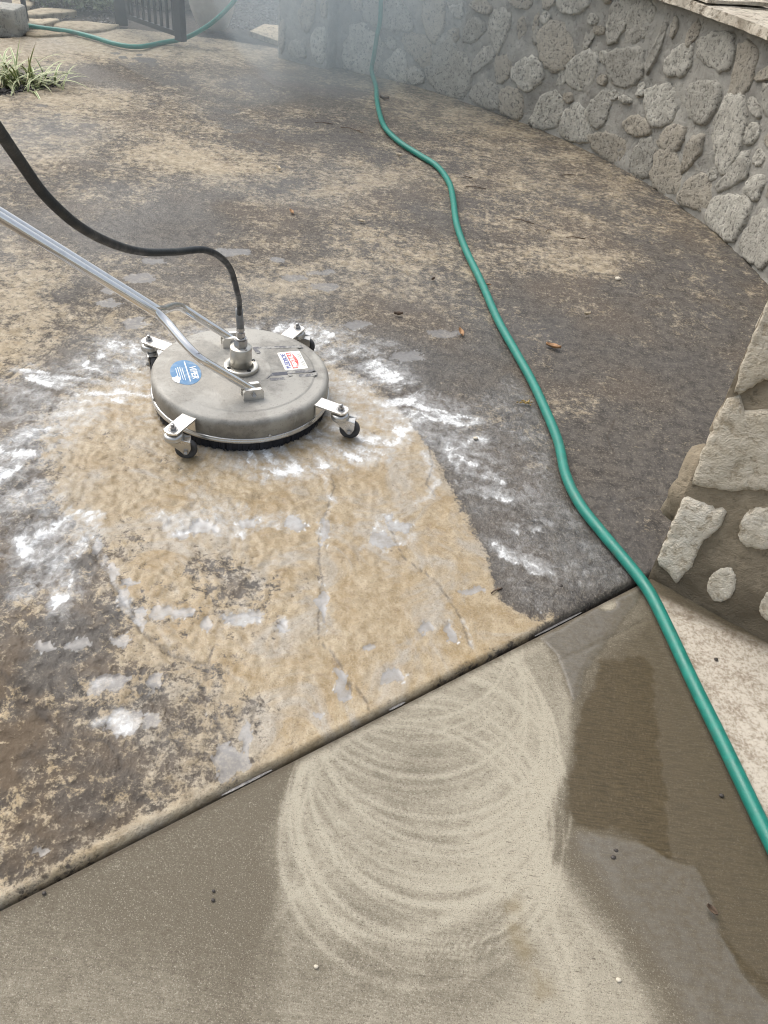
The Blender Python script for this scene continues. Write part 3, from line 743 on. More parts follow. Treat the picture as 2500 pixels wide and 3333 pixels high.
def chaikin(P, n=2):
    for _ in range(n):
        Qp = []
        for i in range(len(P)):
            a, b = P[i], P[(i + 1) % len(P)]
            Qp += [a * .75 + b * .25, a * .25 + b * .75]
        P = Qp
    return P
def resample(P, n):
    P = np.array(P); L = np.r_[0, np.cumsum(np.linalg.norm(np.roll(P, -1, 0) - P, axis=1))]
    Pc = np.vstack([P, P[:1]])
    return np.array([[np.interp(s, L, Pc[:, k]) for k in range(2)] for s in np.linspace(0, L[-1], n, endpoint=False)])
def stone_mesh(name, poly, surf, mat, parent, depth=.022, seed=0, n=22, jit=.055, lump=.35, til=.06, ch=1, fine=.0045):
    """a stone set in mortar: rough dome over an outline in (u, z) on a surface surf(u, z, out)"""
    P = resample(chaikin([np.array(p, float) for p in poly], ch), n)
    r = np.random.default_rng(seed)
    c = P.mean(0)
    size = np.sqrt(np.abs(np.sum(P[:, 0] * np.roll(P[:, 1], -1) - P[:, 1] * np.roll(P[:, 0], -1))) / 2)
    P = P + (P - c) * (r.normal(0, jit, (n, 1)))
    rings = [(1.04, -.012), (1.01, .25 * depth), (.965, .7 * depth), (.88, .95 * depth), (.70, depth), (.50, depth), (.28, depth)]
    v = []; f = []
    ph = r.random(6) * 10
    tilt = r.normal(0, til, 2)
    Qn = np.array([c + (p - c) * sc for sc, o in rings for p in P])
    big = perlin(Qn[:, 0] * 14 + ph[0], Qn[:, 1] * 14 + ph[1], seed); sml = perlin(Qn[:, 0] * 48 + ph[2], Qn[:, 1] * 48, seed + 1)
    for k, (sc, o) in enumerate(rings):
        for i, p in enumerate(P):
            q = Qn[k * n + i]
            oo = o
            if k > 0: oo += depth * lump * big[k * n + i] + fine * sml[k * n + i] + (q - c) @ tilt
            v.append(surf(q[0], q[1], oo))
    v.append(surf(c[0], c[1], depth * 1.05))
    for k in range(len(rings) - 1):
        for i in range(n):
            j = (i + 1) % n
            f.append((k * n + i, k * n + j, (k + 1) * n + j, (k + 1) * n + i))
    L = (len(rings) - 1) * n
    for i in range(n): f.append((L + i, L + (i + 1) % n, len(v) - 1))
    return mesh_obj(name, v, f, mat, parent, True)

# ---- curved wall (the viewer stands inside the curve)
CAPZ = .785
def wsurf(u, z, o=0.0):
    th = u / WR
    return (WC[0] + (WR - o) * cos(th), WC[1] + (WR - o) * sin(th), z)
def on_wall(x, y):
    d = ray(x, y)
    ox, oy = CO[0] - WC[0], CO[1] - WC[1]
    a = d[0] ** 2 + d[1] ** 2; b = 2 * (ox * d[0] + oy * d[1]); c = ox * ox + oy * oy - WR * WR
    t = (-b + sqrt(b * b - 4 * a * c)) / (2 * a)
    p = CO + d * t
    return np.array([WR * atan2(p[1] - WC[1], p[0] - WC[0]), p[2]])
Z2 = lambda x, y: on_wall(880 + .4943 * x, .4943 * y)
Z3 = lambda x, y: on_wall(1650 + .5124 * x, .5124 * y)
W2 = [[(510, 290), (550, 190), (590, 165), (640, 200), (690, 230), (730, 300), (690, 400), (660, 470), (560, 450), (500, 410)], [(640, 20), (700, -20), (850, -20), (860, 60), (900, 110), (920, 190), (840, 180), (770, 190), (700, 150), (630, 110)],
      [(1020, 20), (1060, -20), (1130, -10), (1145, 120), (1125, 200), (1090, 250), (1060, 240), (1030, 170), (1005, 100)], [(1165, -10), (1260, -10), (1270, 80), (1250, 120), (1200, 90)], [(755, 260), (800, 240), (830, 280), (815, 325), (770, 310)],
      [(885, 270), (930, 230), (1000, 240), (1050, 280), (1055, 330), (1040, 430), (1000, 420), (940, 360), (900, 320)], [(745, 430), (790, 390), (850, 330), (885, 380), (890, 520), (850, 530), (780, 490)], [(905, 480), (950, 440), (1000, 480), (1015, 530), (960, 550), (915, 530)],
      [(1090, 290), (1140, 220), (1190, 280), (1230, 350), (1290, 390), (1300, 480), (1285, 590), (1200, 600), (1100, 560), (1050, 500), (1060, 400)], [(1170, 210), (1210, 190), (1240, 200), (1235, 260), (1190, 285), (1160, 250)], [(1290, 190), (1330, 120), (1400, 150), (1410, 210), (1340, 270), (1265, 265)],
      [(1440, 140), (1490, 80), (1560, 80), (1580, 150), (1540, 250), (1500, 330), (1470, 280)], [(1320, 490), (1330, 420), (1400, 320), (1450, 320), (1465, 390), (1400, 440)], [(1490, 390), (1540, 370), (1590, 440), (1570, 500), (1500, 550), (1485, 460)],
      [(1340, 580), (1400, 540), (1480, 560), (1500, 650), (1480, 710), (1400, 685), (1330, 645)], [(1520, 640), (1560, 580), (1640, 600), (1660, 700), (1640, 780), (1530, 735)], [(1320, 20), (1400, -10), (1460, 60), (1420, 90), (1350, 60)], [(1600, 460), (1659, 440), (1740, 480), (1745, 560), (1690, 600), (1620, 540)]]
W3 = [[(220, 220), (250, 175), (310, 155), (370, 190), (415, 280), (415, 340), (380, 400), (310, 430), (250, 410), (225, 310)], [(45, 460), (90, 400), (170, 365), (220, 420), (225, 500), (170, 540), (100, 540)], [(30, -10), (140, -10), (150, 40), (100, 55), (40, 30)],
      [(390, 440), (450, 370), (540, 330), (570, 400), (540, 520), (470, 560), (400, 530)], [(320, -10), (490, -10), (510, 40), (430, 90), (340, 60)], [(660, 100), (690, -10), (780, -10), (790, 90), (750, 180), (690, 250), (640, 240)], [(800, 80), (830, 0), (920, 40), (925, 120), (880, 210), (800, 270), (765, 210)],
      [(650, 350), (720, 330), (840, 320), (855, 420), (830, 510), (760, 540), (690, 520), (650, 450)], [(890, 400), (960, 260), (1020, 90), (1040, 110), (990, 280), (940, 400), (900, 440)], [(1045, 210), (1075, 100), (1100, 140), (1065, 240)], [(1010, 400), (1080, 310), (1160, 280), (1170, 380), (1120, 470), (1040, 470)],
      [(1220, 290), (1280, 230), (1400, 220), (1440, 290), (1420, 400), (1370, 435), (1270, 400), (1225, 340)], [(1480, 340), (1520, 290), (1590, 330), (1570, 450), (1510, 600), (1420, 590), (1450, 470)], [(1590, 490), (1640, 430), (1720, 420), (1730, 480), (1600, 515)],
      [(885, 600), (910, 570), (1050, 540), (1060, 740), (990, 770), (940, 800), (890, 700)], [(1090, 610), (1150, 560), (1240, 530), (1340, 550), (1320, 680), (1280, 740), (1220, 770), (1150, 730), (1100, 680)], [(530, 680), (580, 610), (655, 580), (655, 680), (610, 790), (575, 800), (540, 740)],
      [(200, 690), (230, 620), (290, 600), (355, 640), (345, 720), (310, 790), (250, 810), (160, 790)], [(350, 815), (390, 710), (430, 670), (500, 720), (545, 830), (515, 885), (440, 880), (370, 860)], [(535, 880), (600, 850), (700, 870), (750, 920), (720, 995), (690, 1025), (600, 985)], [(715, 620), (760, 605), (800, 640), (765, 665)],
      [(780, 1070), (850, 900), (920, 900), (930, 1000), (900, 1120), (850, 1105)], [(940, 1100), (980, 970), (1050, 970), (1080, 1040), (1100, 1150), (1080, 1220), (1000, 1210), (950, 1170)], [(1110, 1050), (1170, 890), (1245, 870), (1240, 960), (1160, 1060), (1120, 1085)],
      [(1310, 820), (1360, 690), (1420, 640), (1500, 680), (1490, 850), (1450, 1000), (1380, 1085), (1330, 960)], [(1340, 1190), (1430, 1080), (1520, 960), (1535, 1080), (1490, 1150), (1380, 1200)], [(1110, 1250), (1150, 1170), (1260, 1110), (1300, 1220), (1260, 1330), (1200, 1320), (1120, 1280)],
      [(1280, 1380), (1330, 1270), (1440, 1250), (1540, 1290), (1490, 1420), (1430, 1515), (1330, 1450)], [(1520, 1500), (1580, 1390), (1680, 1300), (1720, 1450), (1680, 1640), (1600, 1675), (1500, 1590)], [(1530, 830), (1580, 780), (1615, 820), (1580, 900), (1520, 910)], [(1540, 660), (1570, 610), (1615, 720), (1590, 745)],
      [(1520, 1180), (1600, 1110), (1640, 1150), (1590, 1270), (1550, 1250)], [(960, 900), (1040, 800), (1110, 810), (1120, 870), (1070, 960), (1000, 930)], [(740, 790), (820, 730), (900, 780), (905, 850), (800, 860)], [(640, 600), (690, 570), (720, 600), (680, 640)], [(1630, 560), (1700, 540), (1740, 640), (1690, 760), (1640, 720)]]
wall = empty('curved_stone_wall', (WC[0] + WR * cos(.6), WC[1] + WR * sin(.6), 0))
tag(wall, 'curved retaining wall of grey fieldstones in mortar, capped with pale flagstone', 'wall')
def under(o, p):                                            # parent and keep the world place
    o.parent = p; o.matrix_parent_inverse = Matrix.Translation(-Vector(p.location)) ; return o
U0, U1 = WR * radians(-32), WR * radians(74)
def wall_sheet():
    us = np.linspace(U0, U1, 430); zs = np.r_[-.06, np.linspace(0, CAPZ, 62)]
    uu, zz = np.meshgrid(us, zs)
    o = .014 * fbm(uu * 5, zz * 5, 301, 4, .6) + .010 * fbm(uu * 16, zz * 16, 303, 4, .6) + .02 * np.clip(.05 - zz, 0, .05)
    v = [wsurf(a, b, c) for a, b, c in zip(uu.ravel(), zz.ravel(), o.ravel())]
    n, m = len(us), len(zs)
    f = [(j * n + i, (j + 1) * n + i, (j + 1) * n + i + 1, j * n + i + 1) for j in range(m - 1) for i in range(n - 1)]
    # back, top and ends make it a solid wall 0.34 m thick
    b0 = len(v)
    for u in us:
        v.append(wsurf(u, CAPZ, -.34)); v.append(wsurf(u, -.06, -.34))
    top = (m - 1) * n
    for i in range(n - 1):
        f.append((top + i, b0 + 2 * i, b0 + 2 * i + 2, top + i + 1)); f.append((b0 + 2 * i, b0 + 2 * i + 1, b0 + 2 * i + 3, b0 + 2 * i + 2))
    f.append(tuple(j * n for j in range(m)) + (b0, b0 + 1)); f.append(tuple(j * n + n - 1 for j in range(m - 1, -1, -1)) + (b0 + 2 * n - 1, b0 + 2 * n - 2))
    return mesh_obj('mortar', v, f, M_mortar, None, True)
under(wall_sheet(), wall)
traced = [[Z2(*p) for p in s] for s in W2] + [[Z3(*p) for p in s] for s in W3]
centres = []
k = 0
for pl in traced:
    pl = [np.array((p[0], min(max(p[1], .012), CAPZ - .01))) for p in pl]
    if max(p[1] for p in pl) - min(p[1] for p in pl) < .02: continue
    c = np.mean(pl, 0); centres.append((c, max(np.linalg.norm(p - c) for p in pl)))
    pl = [c + (p - c) * 1.26 for p in pl]
    under(stone_mesh('stone', pl, wsurf, M_stone, None, .010 + .008 * rng.random(), 400 + k, 28), wall); k += 1
rs = random.Random(11)
tries = 0
while tries < 9000 and k < 290:                             # half-buried stones between the large ones, and all those the frame does not reach
    tries += 1
    u = rs.uniform(U0 + .1, U1 - .12); z = rs.uniform(.05, CAPZ - .04); r = rs.choice((.10, .085, .07, .055, .042))
    if any(hypot(u - c[0], z - c[1]) < r * .82 + cr * .90 for c, cr in centres): continue
    if z - r < 0.0 or z + r > CAPZ + .01: continue
    e = rs.uniform(.7, 1.35); a0 = rs.random() * 6
    pl = [np.array((u + r * e * cos(a0 + i * .898) * rs.uniform(.62, 1.15), min(CAPZ - .008, max(.01, z + r / e * sin(a0 + i * .898) * rs.uniform(.62, 1.15))))) for i in range(7)]
    centres.append((np.array((u, z)), r))
    under(stone_mesh('stone', pl, wsurf, M_stone, None, .004 + .010 * rng.random(), 700 + k, 20, .07, .6, .10), wall); k += 1
def cap_piece(surf, u0, u1, w0, w1, z0, z1, seed, nu=14, nw=7):
    """flagstone: grid with broken front edge"""
    v = []; f = []
    us = np.linspace(u0, u1, nu); ws = np.linspace(w0, w1, nw)
    for lvl in (0, 1):
        for j, w in enumerate(ws):
            for i, u in enumerate(us):
                ed = .016 * float(perlin(np.array([u * 9.0]), np.array([lvl * .9 + seed]), seed)[0]) + .008 * float(perlin(np.array([u * 37.0]), np.array([lvl * 1.7]), seed + 3)[0])
                ww = w + (ed + (.006 if lvl == 0 else 0)) * (1 if j == nw - 1 else (-1 if j == 0 else 0))
                z = (z0, z1)[lvl] + (.005 * float(perlin(np.array([u * 6.0]), np.array([w * 6.0 + seed]), seed + 5)[0]) if lvl else .004 * float(perlin(np.array([u * 20.0]), np.array([w * 20.0]), seed + 7)[0]))
                v.append(surf(u, z, ww))
    n = nu * nw
    g = lambda l, j, i: l * n + j * nu + i
    for j in range(nw - 1):
        for i in range(nu - 1):
            f.append((g(1, j, i), g(1, j, i + 1), g(1, j + 1, i + 1), g(1, j + 1, i))); f.append((g(0, j, i), g(0, j + 1, i), g(0, j + 1, i + 1), g(0, j, i + 1)))
    for i in range(nu - 1):
        for j in (0, nw - 1): f.append((g(0, j, i), g(0, j, i + 1), g(1, j, i + 1), g(1, j, i)))
    for j in range(nw - 1):
        for i in (0, nu - 1): f.append((g(0, j, i), g(0, j + 1, i), g(1, j + 1, i), g(1, j, i)))
    return mesh_obj('cap_stone', v, f, M_cap, None, False)
ucap = on_wall(2322, 40)[0]
cuts = [ucap]
while cuts[-1] < U1: cuts.append(cuts[-1] + rs.uniform(.42, .68))
while cuts[0] > U0: cuts.insert(0, cuts[0] - rs.uniform(.42, .68))
for i, (a, b) in enumerate(zip(cuts[:-1], cuts[1:])):
    under(cap_piece(wsurf, a + .004, b - .004, -.38, .045 + .012 * rs.random(), CAPZ + .002, CAPZ + .036 + .008 * rs.random(), 31 + i), wall)
    if i % 2: under(cap_piece(wsurf, a + .02, b - .03, -.36, .03, CAPZ + .0475, CAPZ + .062, 61 + i), wall)

# ---- pier at the far end of the curved wall
PA = np.array([-.994, 7.137]) * K; PB = np.array([-1.432, 7.295]) * K
pd = (PB - PA) / np.linalg.norm(PB - PA); pn = np.array([pd[1], -pd[0]]);
if pn @ (-PA) < 0: pn = -pn
def psurf(u, z, o=0.0):
    p = PA + pd * u + pn * o; return (p[0], p[1], z)
def on_plane(x, y, A, dirn, nrm):
    d = ray(x, y); t = ((A - CO[:2]) @ nrm) / (d[:2] @ nrm); p = CO + d * t
    return np.array([(p[:2] - A) @ dirn, p[2]])
pier = empty('stone_pier', (*PA, 0)); tag(pier, 'stone pier ending the curved wall beside the mulch bed, blurred by mist', 'pier')
PW = np.linalg.norm(PB - PA)
def grid_face(surf, u0, u1, z0, z1, nu, nz, seed, amp=.01):
    us = np.linspace(u0, u1, nu); zs = np.linspace(z0, z1, nz)
    uu, zz = np.meshgrid(us, zs)
    o = amp * fbm(uu * 5, zz * 5, seed, 4) + amp * .5 * fbm(uu * 22, zz * 22, seed + 2, 3)
    o[:, 0] = 0; o[:, -1] = 0
    v = [surf(a, b, c) for a, b, c in zip(uu.ravel(), zz.ravel(), o.ravel())]
    f = [(j * nu + i, j * nu + i + 1, (j + 1) * nu + i + 1, (j + 1) * nu + i) for j in range(nz - 1) for i in range(nu - 1)]
    return v, f, nu, nz
def solid_block(surf, u0, u1, z0, z1, depth, seed, mat, nu=40, nz=60, amp=.01):
    v, f, nu, nz = grid_face(surf, u0, u1, z0, z1, nu, nz, seed, amp)
    b = len(v)
    v += [surf(u0, z0, -depth), surf(u1, z0, -depth), surf(u1, z1, -depth), surf(u0, z1, -depth)]
    L = [j * nu for j in range(nz)]; R = [j * nu + nu - 1 for j in range(nz)]
    f += [tuple(L) + (b + 3, b), tuple(reversed(R)) + (b + 1, b + 2), (b, b + 3, b + 2, b + 1),
          tuple((nz - 1) * nu + i for i in range(nu)) + (b + 2, b + 3), tuple(range(nu - 1, -1, -1)) + (b, b + 1)]
    return mesh_obj('mortar', v, f, mat, None, True)
under(solid_block(psurf, 0, PW, -.06, CAPZ, .42, 501, M_mortar), pier)
PST = [[(185, 80), (215, 20), (250, -20), (300, -20), (300, 80), (265, 210), (240, 215), (200, 160)], [(330, -10), (420, 0), (430, 60), (400, 130), (340, 110)], [(120, 290), (150, 260), (220, 270), (245, 330), (235, 395), (150, 375), (115, 340)],
       [(280, 200), (340, 165), (375, 190), (390, 250), (365, 420), (310, 410), (262, 330)], [(62, 130), (90, 120), (105, 180), (95, 350), (66, 340)]]
k2 = 0
for s in PST:
    pl = [on_plane(880 + .4943 * x, .4943 * y, PA, pd, pn) for x, y in s]
    pl = [np.array((min(max(p[0], .012), PW - .012), max(.012, p[1]))) for p in pl]
    under(stone_mesh('stone', pl, psurf, M_stone, None, .022, 900 + k2), pier); k2 += 1
for (u, z, r) in ((.08, .55, .07), (.25, .6, .08), (.2, .71, .05), (.07, .69, .05), (.31, .72, .05)):
    pl = [np.array((u + r * cos(i * .785) * rs.uniform(.8, 1.05), z + r * sin(i * .785) * rs.uniform(.8, 1.05))) for i in range(8)]
    under(stone_mesh('stone', pl, psurf, M_stone, None, .022, 920 + k2), pier); k2 += 1
under(cap_piece(psurf, -.03, PW + .03, -.45, .04, CAPZ + .002, CAPZ + .04, 77), pier)

# ---- the near wall end at the right
RA = gd(1403, 1241)[:2]; RB = gd(1659, 1385)[:2]
rd = (RB - RA) / np.linalg.norm(RB - RA); rn = np.array([rd[1], -rd[0]])
if rn @ (-RA) < 0: rn = -rn
def rsurf(u, z, o=0.0):
    lean = .11 * z                                         # the face leans back a little as it rises
    p = RA + rd * (u - .055 * z) + rn * (o - lean); return (p[0], p[1], z)
def on_face(x, y):
    d = ray(x, y); lo, hi = 0.0, 20.0
    # solve for the leaning face
    best = None; t = ((RA - CO[:2]) @ rn) / (d[:2] @ rn)
    for _ in range(12):
        p = CO + d * t; t = ((RA - rn * .11 * p[2] - CO[:2]) @ rn) / (d[:2] @ rn)
    p = CO + d * t
    return np.array([(p[:2] - RA) @ rd + .055 * p[2], p[2]])
pill = empty('stone_wall_end', (*RA, 0)); tag(pill, 'near end of a wall with white limestone pieces in brown mortar, right edge of view', 'wall')
RH = .84; RWID = .62
under(solid_block(rsurf, 0, RWID, -.06, RH, .40, 541, M_mortar_b, 70, 90, .016), pill)
QST = [[(832, 490), (900, 330), (1014, 150), (1150, 40), (1170, 450), (1014, 590), (920, 640), (832, 670)], [(640, 930), (760, 760), (850, 760), (870, 830), (1014, 820), (1250, 830), (1240, 1200), (1014, 1250), (780, 1250), (590, 1220), (575, 1110)],
       [(480, 1330), (640, 1400), (740, 1430), (700, 1520), (620, 1580), (560, 1720), (480, 1800), (365, 1690), (390, 1560)], [(860, 1460), (930, 1390), (1060, 1400), (1090, 1560), (1014, 1640), (840, 1600)], [(640, 1850), (720, 1740), (820, 1760), (820, 1900), (700, 1960)], [(960, 1960), (1040, 1850), (1120, 1980), (1060, 2080), (980, 2040)]]
k3 = 0
for s in QST:
    pl = [on_face(1950 + .5424 * x, 900 + .5424 * y) for x, y in s]
    c = np.mean(pl, 0); pl = [c + (p - c) * (1.12 if k3 < 3 else 1.06) for p in pl]
    pl = [np.array((min(max(p[0], .002), RWID - .01), max(.012, p[1]))) for p in pl]
    under(stone_mesh('stone', pl, rsurf, M_stone_w, None, .009, 950 + k3, 64, .026, .45, .0, (0 if k3 < 3 else 1), .0022), pill); k3 += 1
for (u, z, r) in ((.42, .12, .07), (.5, .3, .09), (.48, .52, .08), (.3, .74, .07), (.12, .72, .07), (.5, .73, .06)):
    pl = [np.array((u + r * cos(i * .785) * rs.uniform(.8, 1.05), z + r * sin(i * .785) * rs.uniform(.8, 1.05))) for i in range(8)]
    under(stone_mesh('stone', pl, rsurf, M_stone_w, None, .022, 970 + k3), pill); k3 += 1
# rough stones on the hidden return face: their shoulders show past the corner
sdn = -rd
def ssurf(u, z, o=0.0):
    p = RA - rd * (.055 * z) - rn * (.11 * z + u) + sdn * o; return (p[0], p[1], z)
for i, (u, z, ru, rz) in enumerate(((.10, .21, .085, .10), (.11, .44, .09, .10), (.12, .68, .09, .10), (.29, .15, .08, .09), (.3, .4, .08, .1), (.3, .66, .07, .09))):
    pl = [np.array((u + ru * cos(j * .628) * rs.uniform(.85, 1.05), z + rz * sin(j * .628) * rs.uniform(.85, 1.05))) for j in range(10)]
    under(stone_mesh('stone', pl, ssurf, M_mortar_b if i < 2 else M_stone_w, None, (.042, .014, .012, .02, .02, .02)[i], 990 + i, 28), pill)  # first two: mortar brown for dark rock, its shade put into the colour
under(cap_piece(rsurf, -.03, RWID + .03, -.43, .04, RH + .002, RH + .04, 88), pill)

# ================================================================== FAR LEFT: gate, pot, flagstones, beds
M_black = simple('black_iron', (.018, .020, .024), .45, .3, .2, 40, .1)
M_flag = stone_material('path_flagstone', (.40, .33, .23), (.54, .47, .35), (.25, .20, .14), 22, (.42, .36, .27))
M_block = stone_material('limestone_block', (.40, .385, .34), (.52, .50, .45), (.28, .26, .23), 40, (.40, .37, .31))
FS = [([(120, -60), (380, -60), (390, 60), (250, 85), (150, 100)], 'buff flagstone at the top left corner, nearest the dark post'), ([(170, 165), (250, 130), (430, 90), (620, 85), (860, 110), (870, 125), (640, 150), (400, 170), (250, 175)], 'long buff flagstone in the second row of the path'),
      ([(185, 215), (350, 210), (660, 205), (680, 215), (540, 260), (440, 280), (190, 265)], 'buff flagstone just behind the left end of the green hose'), ([(560, 300), (720, 225), (900, 235), (1200, 260), (1400, 280), (1060, 360), (800, 330)], 'widest buff flagstone, beside the gate post'),
      ([(270, 385), (330, 335), (420, 325), (560, 345), (900, 370), (700, 385), (400, 405)], 'low buff flagstone in front of the hose, touching the patio edge')]
for s, lab in FS:
    P = resample(chaikin([gp(.2893 * x, .2893 * y, .012)[:2] for x, y in s], 1), 22)
    c = P.mean(0)
    v = []; f = []; n = len(P)
    for sc, z in ((1.0, -.03), (1.0, .004), (.985, .012), (.6, .013)):
        v += [(*(c + (p - c) * sc), z + (.002 * sin(i * 1.3) if z > 0 else 0)) for i, p in enumerate(P)]
    v.append((*c, .013))
    for kk in range(3):
        f += [(kk * n + i, kk * n + (i + 1) % n, (kk + 1) * n + (i + 1) % n, (kk + 1) * n + i) for i in range(n)]
    f += [(3 * n + i, 3 * n + (i + 1) % n, 4 * n) for i in range(n)]
    tag(mesh_obj('flagstone', v, f, M_flag, None, True), lab, 'flagstone', 'flagstones of the side path')

# soil/mulch sheet behind the patio and in the bed
def bed_sheet(name, x0, x1, y0, y1, z, mat, seed, amp=.012, step=.035):
    xs = np.arange(x0, x1, step); ys = np.arange(y0, y1, step); xx, yy = np.meshgrid(xs, ys)
    zz = z + amp * fbm(xx * 6, yy * 6, seed, 4)
    nx = len(xs)
    o = mesh_obj(name, np.stack([xx.ravel(), yy.ravel(), zz.ravel()], 1), [(j * nx + i, j * nx + i + 1, (j + 1) * nx + i + 1, (j + 1) * nx + i) for j in range(len(ys) - 1) for i in range(nx - 1)], mat, None, True)
    return tag(o, kind='structure')
tm = NT('bed_soil'); nn = tm.noise(55, 5, .7)
tm.set(Base_Color=tm.mix(tm.ramp(nn, .35, .7), (.03, .026, .024), (.10, .085, .07)), Roughness=.95, Normal=tm.bump(nn, 1, .01))
bed_sheet('planting_bed_soil', -6.0, -.2, 5.0, 11.0, -.030, tm.m, 601)
bed_sheet('side_bed_soil', -3.6, -1.75, 3.9, 4.98, -.030, tm.m, 603)

def in_poly(x, y, P):
    c = False; n = len(P)
    for i in range(n):
        a, b = P[i], P[(i + 1) % n]
        if (a[1] > y) != (b[1] > y) and x < (b[0] - a[0]) * (y - a[1]) / (b[1] - a[1]) + a[0]: c = not c
    return c
def chips(name, poly_px, count, mat, seed, label, cat, zb=-.018, size=(.012, .035)):
    P = [gp(*p)[:2] for p in poly_px]
    xs = [p[0] for p in P]; ys = [p[1] for p in P]
    r = random.Random(seed); mb = MB(); made = 0
    while made < count:
        x, y = r.uniform(min(xs), max(xs)), r.uniform(min(ys), max(ys))
        if not in_poly(x, y, P): continue
        L = r.uniform(*size); W = L * r.uniform(.25, .6)
        M = Matrix.Translation((x, y, zb + r.uniform(0, .022))) @ Matrix.Rotation(r.uniform(0, 6.3), 4, 'Z') @ Matrix.Rotation(r.uniform(-.7, .7), 4, 'X') @ Matrix.Rotation(r.uniform(-.5, .5), 4, 'Y')
        c = [(-L, -W * .3, 0), (-L * .2, -W, .002), (L, -W * .2, 0), (L * .5, W, .001), (-L * .5, W * .8, 0)]
        v = [M @ Vector((a * .5, b * .5, d + .0025)) for a, b, d in c] + [M @ Vector((a * .5, b * .5, d - .0025)) for a, b, d in c]
        mb.add(v, [(0, 1, 2, 3, 4), (9, 8, 7, 6, 5)] + [(i, i + 5, (i + 1) % 5 + 5, (i + 1) % 5) for i in range(5)])
        made += 1
    o = mb.build(name, mat); tag(o, label, cat, kind='stuff'); return o
tc = NT('mulch_chips'); tc._co = tc.geo()
nn = tc.noise(70, 2, .5); n9 = tc.noise(260, 3)
tc.set(Base_Color=tc.mix(tc.ramp(nn, .52, .72), tc.mix(n9, (.045, .042, .045), (.13, .115, .105)), (.42, .40, .38)), Roughness=.9)
chips('mulch', [(742, 82), (800, 96), (905, 128), (915, -150), (600, -150), (735, 0)], 2600, tc.m, 3, 'dark shredded mulch behind the pot and pier', 'mulch')
chips('leaf_litter', [(60, 60), (160, 45), (260, 30), (420, 60), (430, 75), (330, 72), (240, 58), (160, 70), (60, 75), (55, -60), (600, -100), (500, 40)], 1500, tc.m, 5, 'dry leaf litter and twigs between flagstones and gate post', 'leaf litter')
chips('bed_litter', [(-60, 320), (60, 300), (215, 284), (200, 262), (60, 235), (-60, 225)], 500, tc.m, 6, 'dark litter on the soil under the striped grass', 'leaf litter', -.02)

# pale slab beyond the groove by the pier
sl = [gp(*p)[:2] for p in ((812, 103), (905, 135), (990, 150), (1010, 60), (905, 84), (860, 80))]
mbs = MB().prism([tuple(p) for p in sl], -.03, .004); tag(mbs.build('path_slab', M_flag), 'pale slab between mulch and the far stone pier', 'slab')

# gate
GP0 = gp(397, 75)[:2]
post = MB().box((GP0[0], GP0[1], .65), (.085, .085, 1.32), rz=.35, bev=.004)
gpost = post.build('gate_post', M_black); gcap = MB().box((GP0[0], GP0[1], 1.325), (.1, .1, .03), rz=.35, bev=.005).build('post_cap', M_black, gpost)
tag(gpost, 'thick black square post at the hinge side of the gate', 'post')
G0 = gp(418, 62, .06)[:2]; G1 = gp(588, 122, .06)[:2]
gd_ = (G1 - G0); gl = np.linalg.norm(gd_); ga = atan2(gd_[1], gd_[0])
gate = empty('metal_gate', (*G0, 0), ga); tag(gate, 'open black metal picket gate in front of the round pot', 'gate')
for z in (.075, 1.12): MB().box((gl / 2, 0, z), (gl, .028, .03), bev=.002).build('rail', M_black, gate)
MB().box((gl - .0, 0, .62), (.075, .045, 1.16), bev=.003).build('stile', M_black, gate)
MB().box((.012, 0, .62), (.03, .03, 1.10), bev=.002).build('stile', M_black, gate)
bar = None
for i in range(8):
    x = .05 + (gl - .115) * i / 7
    if bar is None: bar = MB().box((0, 0, 0), (.016, .016, 1.02), bev=.002).build('bar', M_black, gate)
    o = bar if i == 0 else link(bar.copy(), gate)
    o.location = (x, 0, .598)
for z in (.25, .95): MB().cyl(.011, z - .05, z + .05, 12, Matrix.Translation((-.012, .0, 0))).build('hinge', M_black, gate)

# pot: rows of little dimples all round
tp = NT('glazed_pot'); nn = tp.noise(25, 4)
tp.set(Base_Color=tp.mix(nn, (.46, .42, .37), (.60, .56, .50)), Roughness=.55, Normal=tp.bump(tp.noise(120, 3), .3, .003))
PC = gp(690, 100)[:2] + np.array([-.02, .10])
prof = [(.02, .0), (.098, .0), (.112, .012), (.15, .10), (.172, .18), (.186, .28), (.19, .40), (.186, .5), (.175, .56), (.192, .58), (.192, .61), (.17, .61), (.165, .57), (.17, .45)]
rr = np.interp(np.linspace(0, 9, 80), range(len(prof[:10])), [p[0] for p in prof[:10]])
zz = np.interp(np.linspace(0, 9, 80), range(len(prof[:10])), [p[1] for p in prof[:10]])
v = []; f = []; NA = 144
for j in range(80):
    for i in range(NA):
        a = 2 * pi * i / NA
        row = zz[j] / .034
        b = .0035 * max(0, sin(row * 2 * pi)) * max(0, sin(a * 36 + (int(row) % 2) * pi)) if .04 < zz[j] < .55 else 0
        v.append(((rr[j] + b) * cos(a), (rr[j] + b) * sin(a), zz[j]))
f = [(j * NA + i, j * NA + (i + 1) % NA, (j + 1) * NA + (i + 1) % NA, (j + 1) * NA + i) for j in range(79) for i in range(NA)]
pot = empty('plant_pot', (*PC, .0)); tag(pot, 'large round pale pot with rows of dimples behind the gate', 'pot')
mesh_obj('body', v, f, tp.m, pot, True)
MB().lathe([(.186, .56), (.196, .575), (.198, .60), (.19, .612), (.168, .61), (.164, .56), (.01, .55)], 64).build('rim', tp.m, pot)

